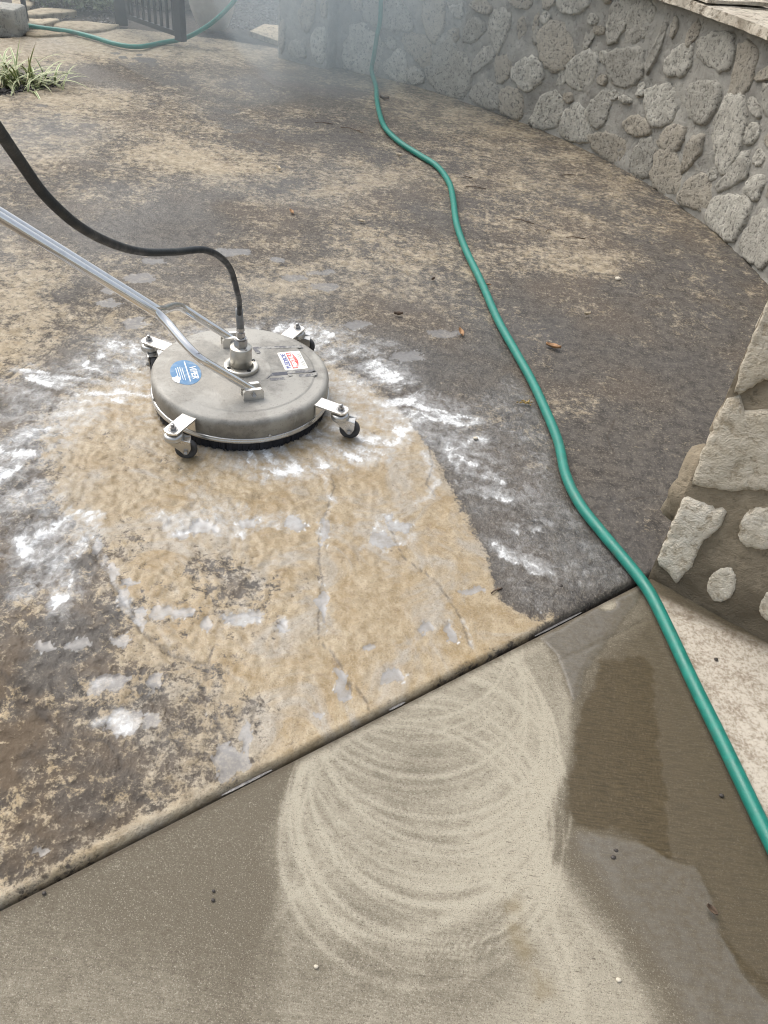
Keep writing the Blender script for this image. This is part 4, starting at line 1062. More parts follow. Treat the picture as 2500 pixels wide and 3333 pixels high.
# block, thin post, boulders behind the gate
B0 = gp(54, 122)[:2]
bl = MB(); bl.box((B0[0] - .33, B0[1] + .10, .065), (.66, .20, .17), rz=.07, bev=.016)
block = bl.build('limestone_block', M_block); tag(block, 'rough grey limestone block at the left edge of the patio', 'block')
tpz = gp(27, 24)[:2]
tag(MB().box((B0[0] - .12, B0[1] + .42, .5), (.028, .028, 1.1), rz=.1, bev=.002).build('thin_post', M_black), 'thin black post behind the limestone block', 'post')
def boulder(c, r, seed, lab):
    bm = bmesh.new(); bmesh.ops.create_icosphere(bm, subdivisions=4, radius=1.0)
    co = np.array([v.co[:] for v in bm.verts])
    d = 1 + .22 * fbm(co[:, 0] * 1.7 + seed, co[:, 1] * 1.7 + co[:, 2] * 1.3, seed, 4) + .06 * fbm(co[:, 0] * 7, co[:, 2] * 7 + co[:, 1] * 5, seed + 3, 3)
    for vv, s in zip(bm.verts, d): vv.co = Vector((vv.co.x * r[0] * s + c[0], vv.co.y * r[1] * s + c[1], max(-.05, vv.co.z * r[2] * s + c[2])))
    me = bpy.data.meshes.new('boulder'); bm.to_mesh(me); bm.free(); me.polygons.foreach_set('use_smooth', [True] * len(me.polygons)); me.materials.append(M_block)
    return tag(link(bpy.data.objects.new('boulder', me)), lab, 'boulder')
bc = gp(500, 20)[:2]
boulder((bc[0] - .05, bc[1] + .25, .16), (.36, .24, .30), 12, 'pale boulder seen between the bars of the gate')

# plants
def leaf_cloud(name, c, r, count, seed, mat, parent, size=(.02, .045)):
    rr_ = random.Random(seed); mb = MB()
    for _ in range(count):
        while True:
            p = Vector((rr_.uniform(-1, 1), rr_.uniform(-1, 1), rr_.uniform(-.2, 1)))
            if p.length < 1 and p.length > .35 * rr_.random(): break
        p = Vector((c[0] + p.x * r[0], c[1] + p.y * r[1], c[2] + p.z * r[2]))
        L = rr_.uniform(*size); W = L * .42
        M = Matrix.Translation(p) @ Matrix.Rotation(rr_.uniform(0, 6.3), 4, 'Z') @ Matrix.Rotation(rr_.uniform(-1.1, .5), 4, 'X') @ Matrix.Rotation(rr_.uniform(-.6, .6), 4, 'Y')
        mb.add([M @ Vector(q) for q in ((0, 0, 0), (W, L * .45, W * .3), (0, L, -L * .15), (-W, L * .45, W * .3), (0, L * .5, 0))], [(0, 1, 4), (1, 2, 4), (2, 3, 4), (3, 0, 4)], True)
    return mb.build(name, mat, parent)
def leaf_mat(name, a, b):
    t = NT(name); t._co = t.geo(); n_ = t.noise(30, 3); 
    t.set(Base_Color=t.mix(t.ramp(n_, .3, .7), a, b), Roughness=.55, Subsurface_Weight=0.0)
    return t.m
M_leaf = leaf_mat('shrub_leaf', (.06, .085, .035), (.17, .20, .10)); M_leaf2 = leaf_mat('pale_leaf', (.16, .19, .09), (.30, .32, .18)); M_leaf3 = leaf_mat('bright_leaf', (.05, .12, .025), (.12, .24, .06))
tbk = simple('twig_bark', (.10, .075, .05), .9, 0, .3, 60)
def shrub(px, py, r, count, seed, mat, lab, name='shrub', size=(.02, .045)):
    c = gp(px, py)[:2]
    s = empty(name, (*c, 0)); tag(s, lab, 'shrub')
    leaf_cloud('crown', (0, 0, r[2] * .25), r, count, seed, mat, s, size)
    mb = MB(); q = random.Random(seed)
    for i in range(9):
        a = q.uniform(0, 6.3); mb.tube([(0, 0, -.05), (r[0] * .3 * cos(a), r[1] * .3 * sin(a), r[2] * .4), (r[0] * .7 * cos(a + .2), r[1] * .7 * sin(a + .2), r[2] * .85)], .004, 6)
    mb.build('stem', tbk, s)
shrub(215, 12, (.34, .22, .22), 1400, 21, M_leaf, 'dark green low shrub behind the flagstone path')
shrub(330, 22, (.20, .17, .20), 1100, 22, M_leaf2, 'pale green shrub just left of the gate post', size=(.018, .038))
c9 = wsurf(on_wall(2500, 40)[0] - .25, 0, -.75)
s9 = empty('shrub', (c9[0], c9[1], -.05)); tag(s9, 'green shrub showing above the wall cap in the top right corner', 'shrub')
leaf_cloud('crown', (0, 0, .55), (.55, .4, .55), 2200, 44, M_leaf3, s9, (.03, .06))
mb = MB()
for i in range(8): mb.tube([(0, 0, 0), (.15 * cos(i), .15 * sin(i), .4), (.3 * cos(i + .3), .25 * sin(i + .3), .9)], .008, 6)
mb.build('stem', tbk, s9)

# striped grass
tgz = NT('striped_blade'); e = tgz.fattr('edge'); tip = tgz.fattr('tip'); nb = tgz.noise(18, 2)
colb = tgz.mix(tgz.ramp(e, .35, .75), tgz.mix(nb, (.10, .17, .045), (.22, .30, .11)), (.58, .56, .34))
colb = tgz.mix(tgz.ramp(tip, .75, 1.0), colb, (.42, .33, .18))
tgz.set(Base_Color=colb, Roughness=.5)
GC = gp(60, 268)[:2]
tuft = empty('striped_grass', (*GC, -.02)); tag(tuft, 'clump of cream-striped green grass at the left edge', 'grass plant')
v = []; f = []; ed = []; tp_ = []
q = random.Random(77)
for i in range(190):
    a = q.uniform(0, 2 * pi); L = q.uniform(.17, .36); up = q.uniform(.35, 1.15); w = q.uniform(.005, .009)
    bx, by = q.gauss(-.05, .13), q.gauss(0, .07)
    px_, py_, pz_ = bx, by, 0.0; el = up; n0 = len(v); N = 9
    if i % 23 == 0: el = 1.3; L *= .8
    for s in range(N + 1):
        u = s / N; ww = w * (1 - u ** 2.5) * (.6 + .4 * min(1, 4 * u)); sx, sy = -sin(a) * ww, cos(a) * ww
        v += [(px_ + sx, py_ + sy, pz_ + ww * .3), (px_, py_, pz_), (px_ - sx, py_ - sy, pz_ + ww * .3)]; ed += [1, 0, 1]; tp_ += [u] * 3
        st = L / N; px_ += cos(a) * cos(el) * st; py_ += sin(a) * cos(el) * st; pz_ = max(.012, pz_ + sin(el) * st)
        el -= (.11 + .10 * q.random()) * (1 if i % 23 else .3); a += q.uniform(-.05, .05)
    for s in range(N):
        b = n0 + 3 * s
        f += [(b, b + 1, b + 4, b + 3), (b + 1, b + 2, b + 5, b + 4)]
g = mesh_obj('blades', v, f, tgz.m, tuft, True)
for nm, arr in (('edge', ed), ('tip', tp_)):
    at = g.data.attributes.new(nm, 'FLOAT', 'POINT'); at.data.foreach_set('value', arr)

# ================================================================== HOSES
def hose_mat(name, col, rough=.42, dirt=.35):
    t = NT(name); t._co = t.geo()
    n1 = t.noise(40, 4); n2 = t.noise(240, 3, .7)
    c = t.mix(t.ramp(n1, .35, .7), col, tuple(x * 1.25 for x in col))
    c = t.mix(t.ramp(n2, .58, .72, 0, dirt), c, tuple(x * .35 + .01 for x in col))
    c = t.mix(t.ramp(t.noise(9, 4, .7), .55, .72, 0, dirt * .8), c, (.10, .105, .085))
    t.set(Base_Color=c, Roughness=t.ramp(n1, .3, .7, rough * .8, rough * 1.3), Normal=t.bump(n2, .4, .0015))
    return t.m
M_green = hose_mat('green_vinyl', (.009, .165, .128), .38, .5); M_rub = hose_mat('black_rubber_hose', (.012, .016, .021), .5, .2)
HR = .0142
hp = []
for (x, y) in ((1247, 40), (1236, 110), (1225, 180), (1221, 225)):
    p = on_wall(x, y); hp.append(wsurf(p[0], p[1], .035 if y < 200 else .05))
top = on_wall(1252, 0)
over = [wsurf(top[0] + .02, CAPZ - .03, .085), wsurf(top[0] + .015, CAPZ + .02, .09), wsurf(top[0] + .01, CAPZ + .085, .03), wsurf(top[0] + .02, CAPZ + .082, -.2), wsurf(top[0] + .05, CAPZ + .06, -.42), wsurf(top[0] + .1, CAPZ - .3, -.52)][::-1]
ground_pts = [(812, 186), (814, 215), (820, 245), (832, 276), (862, 306), (905, 334), (945, 360), (970, 395), (979, 432), (986, 482), (1005, 537), (1040, 610), (1075, 690), (1115, 762), (1150, 825), (1181, 892), (1206, 955), (1222, 1025), (1252, 1088),
              (1302, 1152), (1362, 1224), (1402, 1278), (1440, 1352), (1500, 1480), (1560, 1602), (1622, 1732), (1682, 1855), (1745, 1985)]
path = over + hp + [gd(x, y, HR + .003) for x, y in ground_pts]
hm = MB().tube(spline(path, 7), HR, 18).build('garden_hose', M_green)
tag(hm, 'long green garden hose hanging over the wall and snaking down the patio', 'hose')
p2 = [(20, 47), (36, 50), (90, 60), (150, 68), (200, 80), (250, 95), (300, 101)]
pts2 = [gd(x, y, HR + .006) for x, y in p2]
pts2[0] = pts2[1] + np.array([-.25, .10, 0])
last = pts2[-1]
for (x, y, yy) in ((350, 98, 5.86), (400, 82, 5.93), (450, 55, 5.96), (490, 20, 5.98), (515, -12, 6.0), (545, -70, 6.05), (580, -160, 6.2)):
    d = ray(x * Q, y * Q); p = CO + d * (yy / d[1]); p[2] = max(p[2], HR); pts2.append(p)
h2 = MB().tube(spline(pts2, 8), HR, 16).build('garden_hose', M_green)
tag(h2, 'green hose sagging past the flagstones and rising in front of gate and pot', 'hose')

# ================================================================== SURFACE CLEANER
def dusty_metal(name, dust=.6):
    t = NT(name)
    n1 = t.noise(7, 5, .6); n2 = t.noise(60, 5, .7); n3 = t.noise(260, 3, .7); sc = t.noise(1, 3, .6, vec=t.mapv(t.co, (9, 120, 9), (0, 0, .4)))
    base = t.mix(t.ramp(n2, .3, .7), (.22, .21, .19), (.33, .315, .285))
    base = t.mix(t.ramp(n1, .46, .58, 0, .8), base, (.40, .385, .35))
    base = t.mix(t.ramp(n3, .58, .70, 0, .75), base, (.13, .118, .10))
    base = t.mix(t.ramp(sc, .66, .78, 0, .4), base, (.62, .62, .61))
    t.set(Base_Color=base, Metallic=t.ramp(n1, .4, .65, .35, .08), Roughness=t.ramp(n2, .3, .7, .45, .68), Normal=t.bump(t.math('ADD', n2, n3), .35, .0012))
    return t.m
def steel(name, col=(.62, .61, .60), rough=.28, spots=.4):
    t = NT(name)
    n1 = t.noise(30, 4, .6); n3 = t.noise(180, 3, .7)
    base = t.mix(t.ramp(n3, .6, .72, 0, spots), col, (.17, .15, .12))
    base = t.mix(t.ramp(n1, .5, .7, 0, .4), base, tuple(c * .75 for c in col))
    t.set(Base_Color=base, Metallic=.92, Roughness=t.ramp(n1, .3, .7, rough * .75, rough * 1.35), Normal=t.bump(n3, .15, .0006))
    return t.m
M_disc = dusty_metal('dusty_aluminium'); M_tube = steel('handle_tube', (.80, .79, .78), .11, .12); M_steel = steel('zinc_steel', (.58, .57, .55), .30, .4); M_plate = steel('caster_plate', (.74, .72, .68), .38, .35)
M_ss = steel('machined_swivel', (.60, .58, .53), .42, .3); M_bolt = steel('bolt_steel', (.42, .41, .40), .3, .5)
M_rubber = simple('wheel_rubber', (.055, .055, .058), .7, 0, .25, 60, .2); M_bristle = simple('bristle', (.012, .014, .022), .6, 0, .3, 60, .2); M_hole = simple('socket_black', (.02, .02, .02), .6, .4, .2, 60, 0)
def KS(*a): return [x * K for x in a]
mach = empty('surface_cleaner', (MC[0], MC[1], 0), YAW)
tag(mach, 'round dusty metal surface cleaner on four casters with a tubular handle', 'surface cleaner')
P = lambda L: [(r * K, z * K) for r, z in L]
body = MB().lathe(P([(.0001, .1315), (.098, .1315), (.103, .131), (.108, .1285), (.248, .1280), (.2515, .1272), (.2545, .1252), (.258, .1245), (.283, .1240), (.293, .1225), (.300, .118), (.3045, .111), (.3055, .104), (.3055, .054), (.301, .054), (.301, .100), (.29, .115), (.0001, .122)]), 128).build('housing', M_disc, mach)
MB().lathe(P([(.3056, .056), (.3085, .0552), (.3105, .053), (.3092, .0500), (.3108, .0485), (.3118, .046), (.3118, .041), (.3095, .0385), (.302, .0385), (.302, .056)]), 128, close=True).build('rim_band', M_steel, mach)
mb = MB(); q = random.Random(3)
for i in range(900):                                      # stiff bristles of the skirt
    a = 2 * pi * i / 900; r0 = (.301 - .004 * q.random()) * K; h0 = .044 * K; z1 = q.uniform(0.0, .010) if q.random() < .3 else q.uniform(0, .003)
    r1 = r0 + q.uniform(-.003, .004); w = .0016
    c0 = (cos(a), sin(a)); tx, ty = -sin(a), cos(a)
    mb.add([(r0 * c0[0] + tx * w, r0 * c0[1] + ty * w, h0), (r0 * c0[0] - tx * w, r0 * c0[1] - ty * w, h0), (r1 * c0[0] - tx * w, r1 * c0[1] - ty * w, z1), (r1 * c0[0] + tx * w, r1 * c0[1] + ty * w, z1)], [(0, 1, 2, 3)])
mb.lathe(P([(.292, .045), (.298, .045), (.298, .006), (.292, .006)]), 96, close=True)
tag(mb.build('brush_skirt', M_bristle, mach), kind='stuff')
for a in (-60, 30, 120, 210):
    aa = radians(a - 25); M = Matrix.Rotation(aa, 4, 'Z') @ Matrix.Translation((.3058 * K, 0, .060 * K)) @ Matrix.Rotation(pi / 2, 4, 'Y')
    MB().cyl(.0055 * K, 0, .004 * K, 14, M, .001).build('rivet', M_steel, mach)

# casters
def caster(ang, head):
    c = Matrix.Rotation(radians(ang), 4, 'Z')
    arm = MB()
    L0, L1, W, Z, T = .300 * K, .416 * K, .026 * K, .1095 * K, .0055 * K
    outline = [(L0, -W), (L1 - .012 * K, -W), (L1 - .003 * K, -W * .6), (L1, 0), (L1 - .003 * K, W * .6), (L1 - .012 * K, W), (L0, W)]
    arm.prism(outline, Z - T, Z, c)
    arm.prism([(.307 * K, -W), (.312 * K, -W), (.312 * K, W), (.307 * K, W)], .062 * K, Z - T - .0004, c)
    armo = arm.build('caster_arm', M_plate, mach)
    B = c @ Matrix.Translation((.391 * K, 0, 0))
    bo = MB().cyl(.0155 * K, Z, Z + .003 * K, 20, B).prism([(.011 * K * cos(i * pi / 3), .011 * K * sin(i * pi / 3)) for i in range(6)], Z + .003 * K, Z + .013 * K, B).cyl(.006 * K, Z + .013 * K, Z + .021 * K, 14, B, .001).build('bolt', M_bolt, armo)
    org = B.to_translation()
    hd = Matrix.Translation((org.x, org.y, 0)) @ Matrix.Rotation(head - YAW, 4, 'Z')
    cst = MB().lathe(P([(.001, .101), (.012, .101), (.012, .0965), (.020, .0965), (.0285, .093), (.0315, .087), (.0285, .0825), (.0315, .080), (.030, .074), (.018, .068), (.001, .066)]), 32, hd)
    cst = cst.build('caster', M_steel, mach)
    fk = MB()
    for s in (-1, 1):
        pr = [(-.022, .074), (.022, .080), (.052, .072), (.052, .045), (.043, .027), (.030, .024), (.016, .040)]
        Ms = hd @ Matrix.Translation((0, s * .0165 * K, 0)) @ Matrix.Rotation(pi / 2, 4, 'X')
        fk.prism([(x * K, y * K) for x, y in pr], -.0022 * K, .0022 * K, Ms)
    fk.prism([(x * K, y * K) for x, y in ((-.012, -.0145), (.052, -.0145), (.052, .0145), (-.012, .0145))], .0695 * K, .0725 * K, hd)
    fk.build('fork', M_plate if False else M_steel, cst)
    wc = hd @ Matrix.Translation((.036 * K, 0, .0355 * K)) @ Matrix.Rotation(pi / 2, 4, 'X')
    MB().lathe(P([(.001, -.009), (.018, -.009), (.020, -.011), (.031, -.0115), (.0345, -.008), (.0355, 0), (.0345, .008), (.031, .0115), (.020, .011), (.018, .009), (.001, .009)]), 40, wc).build('wheel', M_rubber, cst)
    MB().cyl(.0048 * K, -.026 * K, .026 * K, 12, wc).prism([(.0085 * K * cos(i * pi / 3), .0085 * K * sin(i * pi / 3)) for i in range(6)], .019 * K, .025 * K, wc).prism([(.0085 * K * cos(i * pi / 3), .0085 * K * sin(i * pi / 3)) for i in range(6)], -.025 * K, -.019 * K, wc).build('axle', M_bolt, cst)
caster(45, radians(4)); caster(135, radians(-60)); caster(-135, radians(12)); caster(-45, radians(2))

# swivel and fittings
sw = MB().lathe(P([(.037, .1315), (.0585, .1315), (.060, .133), (.060, .1455), (.0585, .147), (.037, .147)]), 48, close=True).build('swivel_flange', M_ss, mach)
for a in (20, 110, 200, 290):
    M = Matrix.Rotation(radians(a), 4, 'Z') @ Matrix.Translation((.049 * K, 0, 0))
    MB().lathe(P([(.0068, .1472), (.0072, .1482), (.0045, .1484), (.0042, .1474), (.001, .1474)]), 18, M).build('socket_bolt', M_hole, sw)
brl = MB().lathe(P([(.001, .147), (.037, .147), (.037, .2145), (.0355, .217), (.001, .217)]), 48).build('swivel_barrel', M_ss, mach)
hexp = lambda r: [(r * K * cos(i * pi / 3), r * K * sin(i * pi / 3)) for i in range(6)]
MB().prism(hexp(.023), .219 * K, .246 * K).cyl(.0205 * K, .217 * K, .219 * K, 20).cyl(.019 * K, .246 * K, .252 * K, 20, None, .001).build('hex_fitting', M_bolt, mach)
MB().cyl(.004 * K, .217 * K, .222 * K, 10, Matrix.Translation((.012 * K, -.027 * K, 0)), .001).build('set_screw', M_bolt, mach)
# handle lugs and handle
for s in (-1, 1):
    lug = MB()
    for o in (-.0185, .0185):
        M = Matrix.Translation((0, (s * .168 + o) * K, 0)) @ Matrix.Rotation(pi / 2, 4, 'X')
        lug.prism([(x * K, y * K) for x, y in ((-.034, .127), (.034, .127), (.034, .158), (.026, .1665), (-.026, .1665), (-.034, .158))], -.0062 * K, .0062 * K, M)
    lg = lug.build('handle_lug', M_plate, mach)
    M = Matrix.Translation((0, s * .168 * K, .150 * K)) @ Matrix.Rotation(pi / 2, 4, 'X')
    MB().prism(hexp(.0085), -.031 * K, .031 * K, M).cyl(.0055 * K, -.034 * K, .034 * K, 12, M).build('pivot_bolt', M_bolt, lg)
AL = radians(39.5)
def hpt(u, y): return (-(u * cos(AL)) * K, y * K, (.152 + u * sin(AL)) * K)
hd_o = None
for s in (-1, 1):
    base = [hpt(-.015, s * .168), hpt(.05, s * .168), hpt(.15, s * .168), hpt(.205, s * .167), hpt(.235, s * .150), hpt(.262, s * .118), hpt(.29, s * .075), hpt(.315, s * .038), hpt(.345, s * .016), hpt(.39, s * .0160), hpt(.55, s * .0160), hpt(.8, s * .0160), hpt(1.05, s * .0160), hpt(1.3, s * .0160)]
    MB().tube(spline(base, 6), .0145 * K, 22).build('handle_tube', M_tube, mach)
MB().tube([hpt(1.27, -.24), hpt(1.3, -.2), hpt(1.3, .2), hpt(1.27, .24)], .0135 * K, 14).build('handle_grip', M_rubber, mach)

# stickers and marker strokes, a hair above the lid
ZL = .1283 * K
LZ = .1283
def decal_mat(name, col, wear, wear_col, sc=70, lo=.48, hi=.6):
    t = NT(name); n_ = t.noise(sc, 5, .7); n8 = t.noise(12, 3)
    t.set(Base_Color=t.mix(t.math('MULTIPLY', t.ramp(n_, lo, hi), wear), t.mix(n8, col, tuple(min(1, c * 1.25) for c in col)), wear_col), Roughness=.55)
    return t.m
M_blue = decal_mat('blue_sticker', (.085, .20, .36), .55, (.42, .50, .56), 45, .45, .7); M_white = decal_mat('white_print', (.80, .81, .80), .35, (.45, .5, .55), 80); M_cream = decal_mat('white_sticker', (.76, .75, .70), .3, (.55, .52, .46), 60)
M_red = decal_mat('red_print', (.55, .055, .045), .5, (.75, .6, .56), 120); M_navy = decal_mat('navy_print', (.07, .09, .28), .4, (.6, .6, .62), 120); M_mark = decal_mat('marker_paint', (.085, .085, .095), .85, (.34, .33, .30), 55, .42, .58); M_mark2 = decal_mat('marker_ink', (.045, .048, .065), .3, (.3, .3, .29), 55)
def flat(name, pts, z, mat, parent, th=.0006):
    return MB().prism([(x * K, y * K) for x, y in pts], z * K, z * K + th, None).build(name, mat, parent)
def text(name, body_, size, mat, parent, cx, cy, z, right, up, shear=0.0, sx=1.0, bold=0.0):
    cu = bpy.data.curves.new(name, 'FONT'); cu.body = body_; cu.size = size; cu.align_x = 'CENTER'; cu.align_y = 'CENTER'; cu.extrude = .0002; cu.shear = shear; cu.offset = bold
    o = bpy.data.objects.new(name, cu); COL.objects.link(o)
    me = bpy.data.meshes.new_from_object(o); bpy.data.objects.remove(o)
    R_, U_ = Vector(right), Vector(up)
    for v_ in me.vertices:
        x, y, zz_ = v_.co; p = R_ * x * sx + U_ * y
        v_.co = (cx * K + p.x, cy * K + p.y, z * K + zz_)
    me.materials.append(mat); me.name = name
    return link(bpy.data.objects.new(name, me), parent)
circ = lambda cx, cy, rx, ry, n=40, a0=0, a1=2 * pi: [(cx + rx * cos(a0 + (a1 - a0) * i / n), cy + ry * sin(a0 + (a1 - a0) * i / n)) for i in range(n)]
VX, VY = -.188, .012
lab = flat('blue_label', circ(VX, VY, .051, .078), LZ, M_blue, mach)
text('lettering', 'VIPER', .030 * K, M_white, lab, VX + .026, VY - .005, LZ + .0012, (0, -1, 0), (1, 0, 0), .25, 1.1, .0006)
flat('print_line', [(VX + .004, VY - .060), (VX + .008, VY - .060), (VX + .008, VY + .066), (VX + .004, VY + .066)], LZ + .0009, M_white, lab, .0004)
for i, (dx, y0, y1) in enumerate(((-.009, -.05, .03), (-.016, -.045, .035), (-.023, -.03, .035), (-.030, -.02, .03))):
    flat('print_line', [(VX + dx, VY + y0), (VX + dx + .0018, VY + y0), (VX + dx + .0018, VY + y1), (VX + dx, VY + y1)], LZ + .0009, M_white, lab, .0004)
flat('worn_patch', [(VX - .036 + .013 * cos(a) * (1 + .25 * sin(3 * a)), VY - .040 + .020 * sin(a) * (1 + .2 * cos(5 * a))) for a in np.linspace(0, 2 * pi, 20, endpoint=False)], LZ + .0009, M_white, lab, .0004)
def loc(wx, wy): return (wx * cos(-YAW) - wy * sin(-YAW), wx * sin(-YAW) + wy * cos(-YAW))
BX, BY = .189, .022
hx, hy = .0415, .0600
rc = []
for (sx_, sy_, a0) in ((1, 1, 0), (-1, 1, pi / 2), (-1, -1, pi), (1, -1, 3 * pi / 2)):
    for i in range(5): rc.append((BX + sx_ * (hx - .006) + .006 * cos(a0 + i * pi / 8), BY + sy_ * (hy - .006) + .006 * sin(a0 + i * pi / 8)))
lab2 = flat('white_label', rc, LZ, M_cream, mach)
text('lettering', 'BLEDSOE', .0235 * K, M_navy, lab2, BX - .0235, BY - .001, LZ + .0012, (0, 1, 0), (-1, 0, 0), 0, 1.02, .0007)
badge = flat('red_badge', [(BX - .012, BY - .053), (BX - .012, BY + .053), (BX + .006, BY + .053)] + [(BX + .006 + .013 * sin(pi * i / 12), BY + .053 - .106 * i / 12) for i in range(1, 12)] + [(BX + .006, BY - .053)], LZ + .0009, M_red, lab2, .0003)
text('lettering', 'RENTALS', .0215 * K, M_white, badge, BX + .001, BY, LZ + .0017, (0, 1, 0), (-1, 0, 0), 0, 1.02, .0005)
for i, w in enumerate((.045, .05, .04)):
    for j in (-1, 1):
        flat('print_line', [(BX + .0265 + i * .0045, BY + j * .026 - w * .42), (BX + .0285 + i * .0045, BY + j * .026 - w * .42), (BX + .0285 + i * .0045, BY + j * .026 + w * .42), (BX + .0265 + i * .0045, BY + j * .026 + w * .42)], LZ + .0009, M_mark, lab2, .0003)
def stroke(name, a, b, w, mat, z=LZ):
    a, b = np.array(loc(*a)), np.array(loc(*b)); d = (b - a) / np.linalg.norm(b - a); n_ = np.array([-d[1], d[0]])
    c = []
    for (p, s0) in ((b, -pi / 2), (a, pi / 2)):
        for i in range(7):
            t_ = s0 + pi * i / 6; c.append(tuple(p + d * cos(t_) * w * .25 + n_ * sin(t_) * w * .5))
    return flat(name, c, z, mat, mach)
stroke('marker_stroke', (.02, .150), (.175, .205), .0155, M_mark); stroke('marker_stroke', (.012, .150), (.035, .118), .016, M_mark, LZ + .0009)
stroke('marker_stroke', (.100, -.012), (.165, .018), .020, M_mark2); stroke('marker_stroke', (.165, .022), (.248, .052), .017, M_mark, LZ + .0009); stroke('marker_stroke', (.100, -.010), (.092, -.036), .018, M_mark2, LZ + .0009); stroke('marker_stroke', (.112, -.040), (.155, -.022), .016, M_mark, LZ); stroke('marker_stroke', (.205, .010), (.250, .026), .017, M_mark, LZ); stroke('marker_stroke', (.250, .048), (.252, .028), .016, M_mark, LZ + .0009); stroke('marker_stroke', (.165, .018), (.172, .000), .014, M_mark, LZ + .0018)

# pressure hose with its end fitting: rests on the machine, so a thing of its own
ph = empty('pressure_hose', (MC[0], MC[1], .26 * K)); tag(ph, 'black rubber pressure hose rising from the swivel towards the left edge', 'hose')
pts = [(0, 390, 1.10), (0, 430, 1.19), (62, 520, 1.27), (150, 640, 1.36), (260, 738, 1.46), (370, 795, 1.63), (466, 820, 1.80), (570, 820, 1.92), (660, 813, 2.02), (716, 836, 2.14), (752, 880, 2.27), (772, 950, 2.41), (779, 1020, 2.53), (781, 1040, 2.57)]
pp = [along(x, y, d * K) for x, y, d in pts]
pp[0] = pp[1] + (pp[1] - pp[2]) * 1.0
e0 = np.array([MC[0], MC[1], .300 * K]); e1 = np.array([MC[0] - .002, MC[1] - .001, .335 * K])
hose_pts = pp[:-2] + [np.array([MC[0] - .001, MC[1] + .0, .42 * K]) * .5 + .5 * pp[-2], e1]
under(MB().tube(spline(hose_pts, 8), .0084 * K, 16).build('hose', M_rub), ph)
under(MB().tube([e0 + np.array([0, 0, -.012 * K]), e1, e1 + np.array([0, 0, .022 * K])], .0125 * K, 18).build('ferrule', simple('grey_ferrule', (.22, .23, .24), .5, .3, .15, 60)), ph)
Mf = Matrix.Translation((MC[0], MC[1], 0))
under(MB().prism(hexp(.0150), .253 * K, .272 * K, Mf).cyl(.011 * K, .272 * K, .276 * K, 16, Mf).prism(hexp(.0135), .276 * K, .289 * K, Mf @ Matrix.Rotation(.3, 4, 'Z')).build('coupling', M_bolt), ph)

# ================================================================== SMALL THINGS ON THE GROUND
def dry_leaf(x, y, L, rz, curl, mat, lab, name='dry_leaf', cat='leaf', wd=.42):
    c = gd(x, y); v = []; f = []; n_ = 9; m_ = 5
    for i in range(n_):
        u = i / (n_ - 1); w = wd * L * (sin(pi * min(1, .06 + u * .94)) ** .8) * .5
        for j in range(m_):
            s = (j / (m_ - 1) - .5) * 2
            v.append(((u - .5) * L, s * w, curl * L * (s * s * .55 + (u - .5) ** 2 * .9) + .0012 * sin(9 * u + 3 * s)))
    for i in range(n_ - 1):
        for j in range(m_ - 1): f.append((i * m_ + j, (i + 1) * m_ + j, (i + 1) * m_ + j + 1, i * m_ + j + 1))
    o = mesh_obj(name, v, f, mat, None, True)
    md = o.modifiers.new('thick', 'SOLIDIFY'); md.thickness = .0006
    o.location = (c[0], c[1], .006); o.rotation_euler = (random.uniform(-.15, .15), random.uniform(-.15, .15), rz)
    return tag(o, lab, cat, 'fallen leaves on the patio')
M_dl = simple('dry_leaf_brown', (.30, .165, .075), .65, 0, .4, 60, .3); M_dl2 = simple('dry_leaf_pale', (.52, .44, .32), .65, 0, .3, 60, .3); M_dl3 = simple('dry_leaf_dark', (.10, .065, .04), .7, 0, .4, 60, .3)
dry_leaf(1194, 754, .055, -.45, .35, M_dl, 'largest brown curled leaf, right of the green hose'); dry_leaf(995, 722, .042, 1.9, .3, M_dl, 'upright tan leaf left of the hose, level with the cleaner lid')
dry_leaf(860, 683, .032, .2, .5, M_dl3, 'dark reddish leaf above the foam, right of the cleaner'); dry_leaf(1267, 683, .028, .4, .6, M_dl2, 'pale cupped leaf lying alone on the dark right side'); dry_leaf(1054, 618, .022, 0, .3, M_dl, 'small brown leaf touching the hose')
dry_leaf(630, 461, .036, 2.2, .3, M_dl, 'rusty leaf in the middle of the far patio'); dry_leaf(780, 481, .034, .3, .3, M_dl2, 'pale leaf in the middle of the far patio'); dry_leaf(862, 339, .034, -.4, .5, M_dl2, 'pale leaf just left of the upper hose bend'); dry_leaf(601, 368, .038, -.7, .5, M_dl2, 'pale leaf far back, above the cleaner hose')
dry_leaf(830, 217, .06, -.1, .5, M_dl3, 'dark leaf against the hose near the wall'); dry_leaf(935, 607, .02, .9, .6, M_dl3, 'small dark leaf left of the hose, above the light patches'); None
dry_leaf(1534, 1970, .020, -.8, .6, M_dl3, 'small split seed husk on the grey puddle at lower right', 'seed_husk', 'husk', .5)
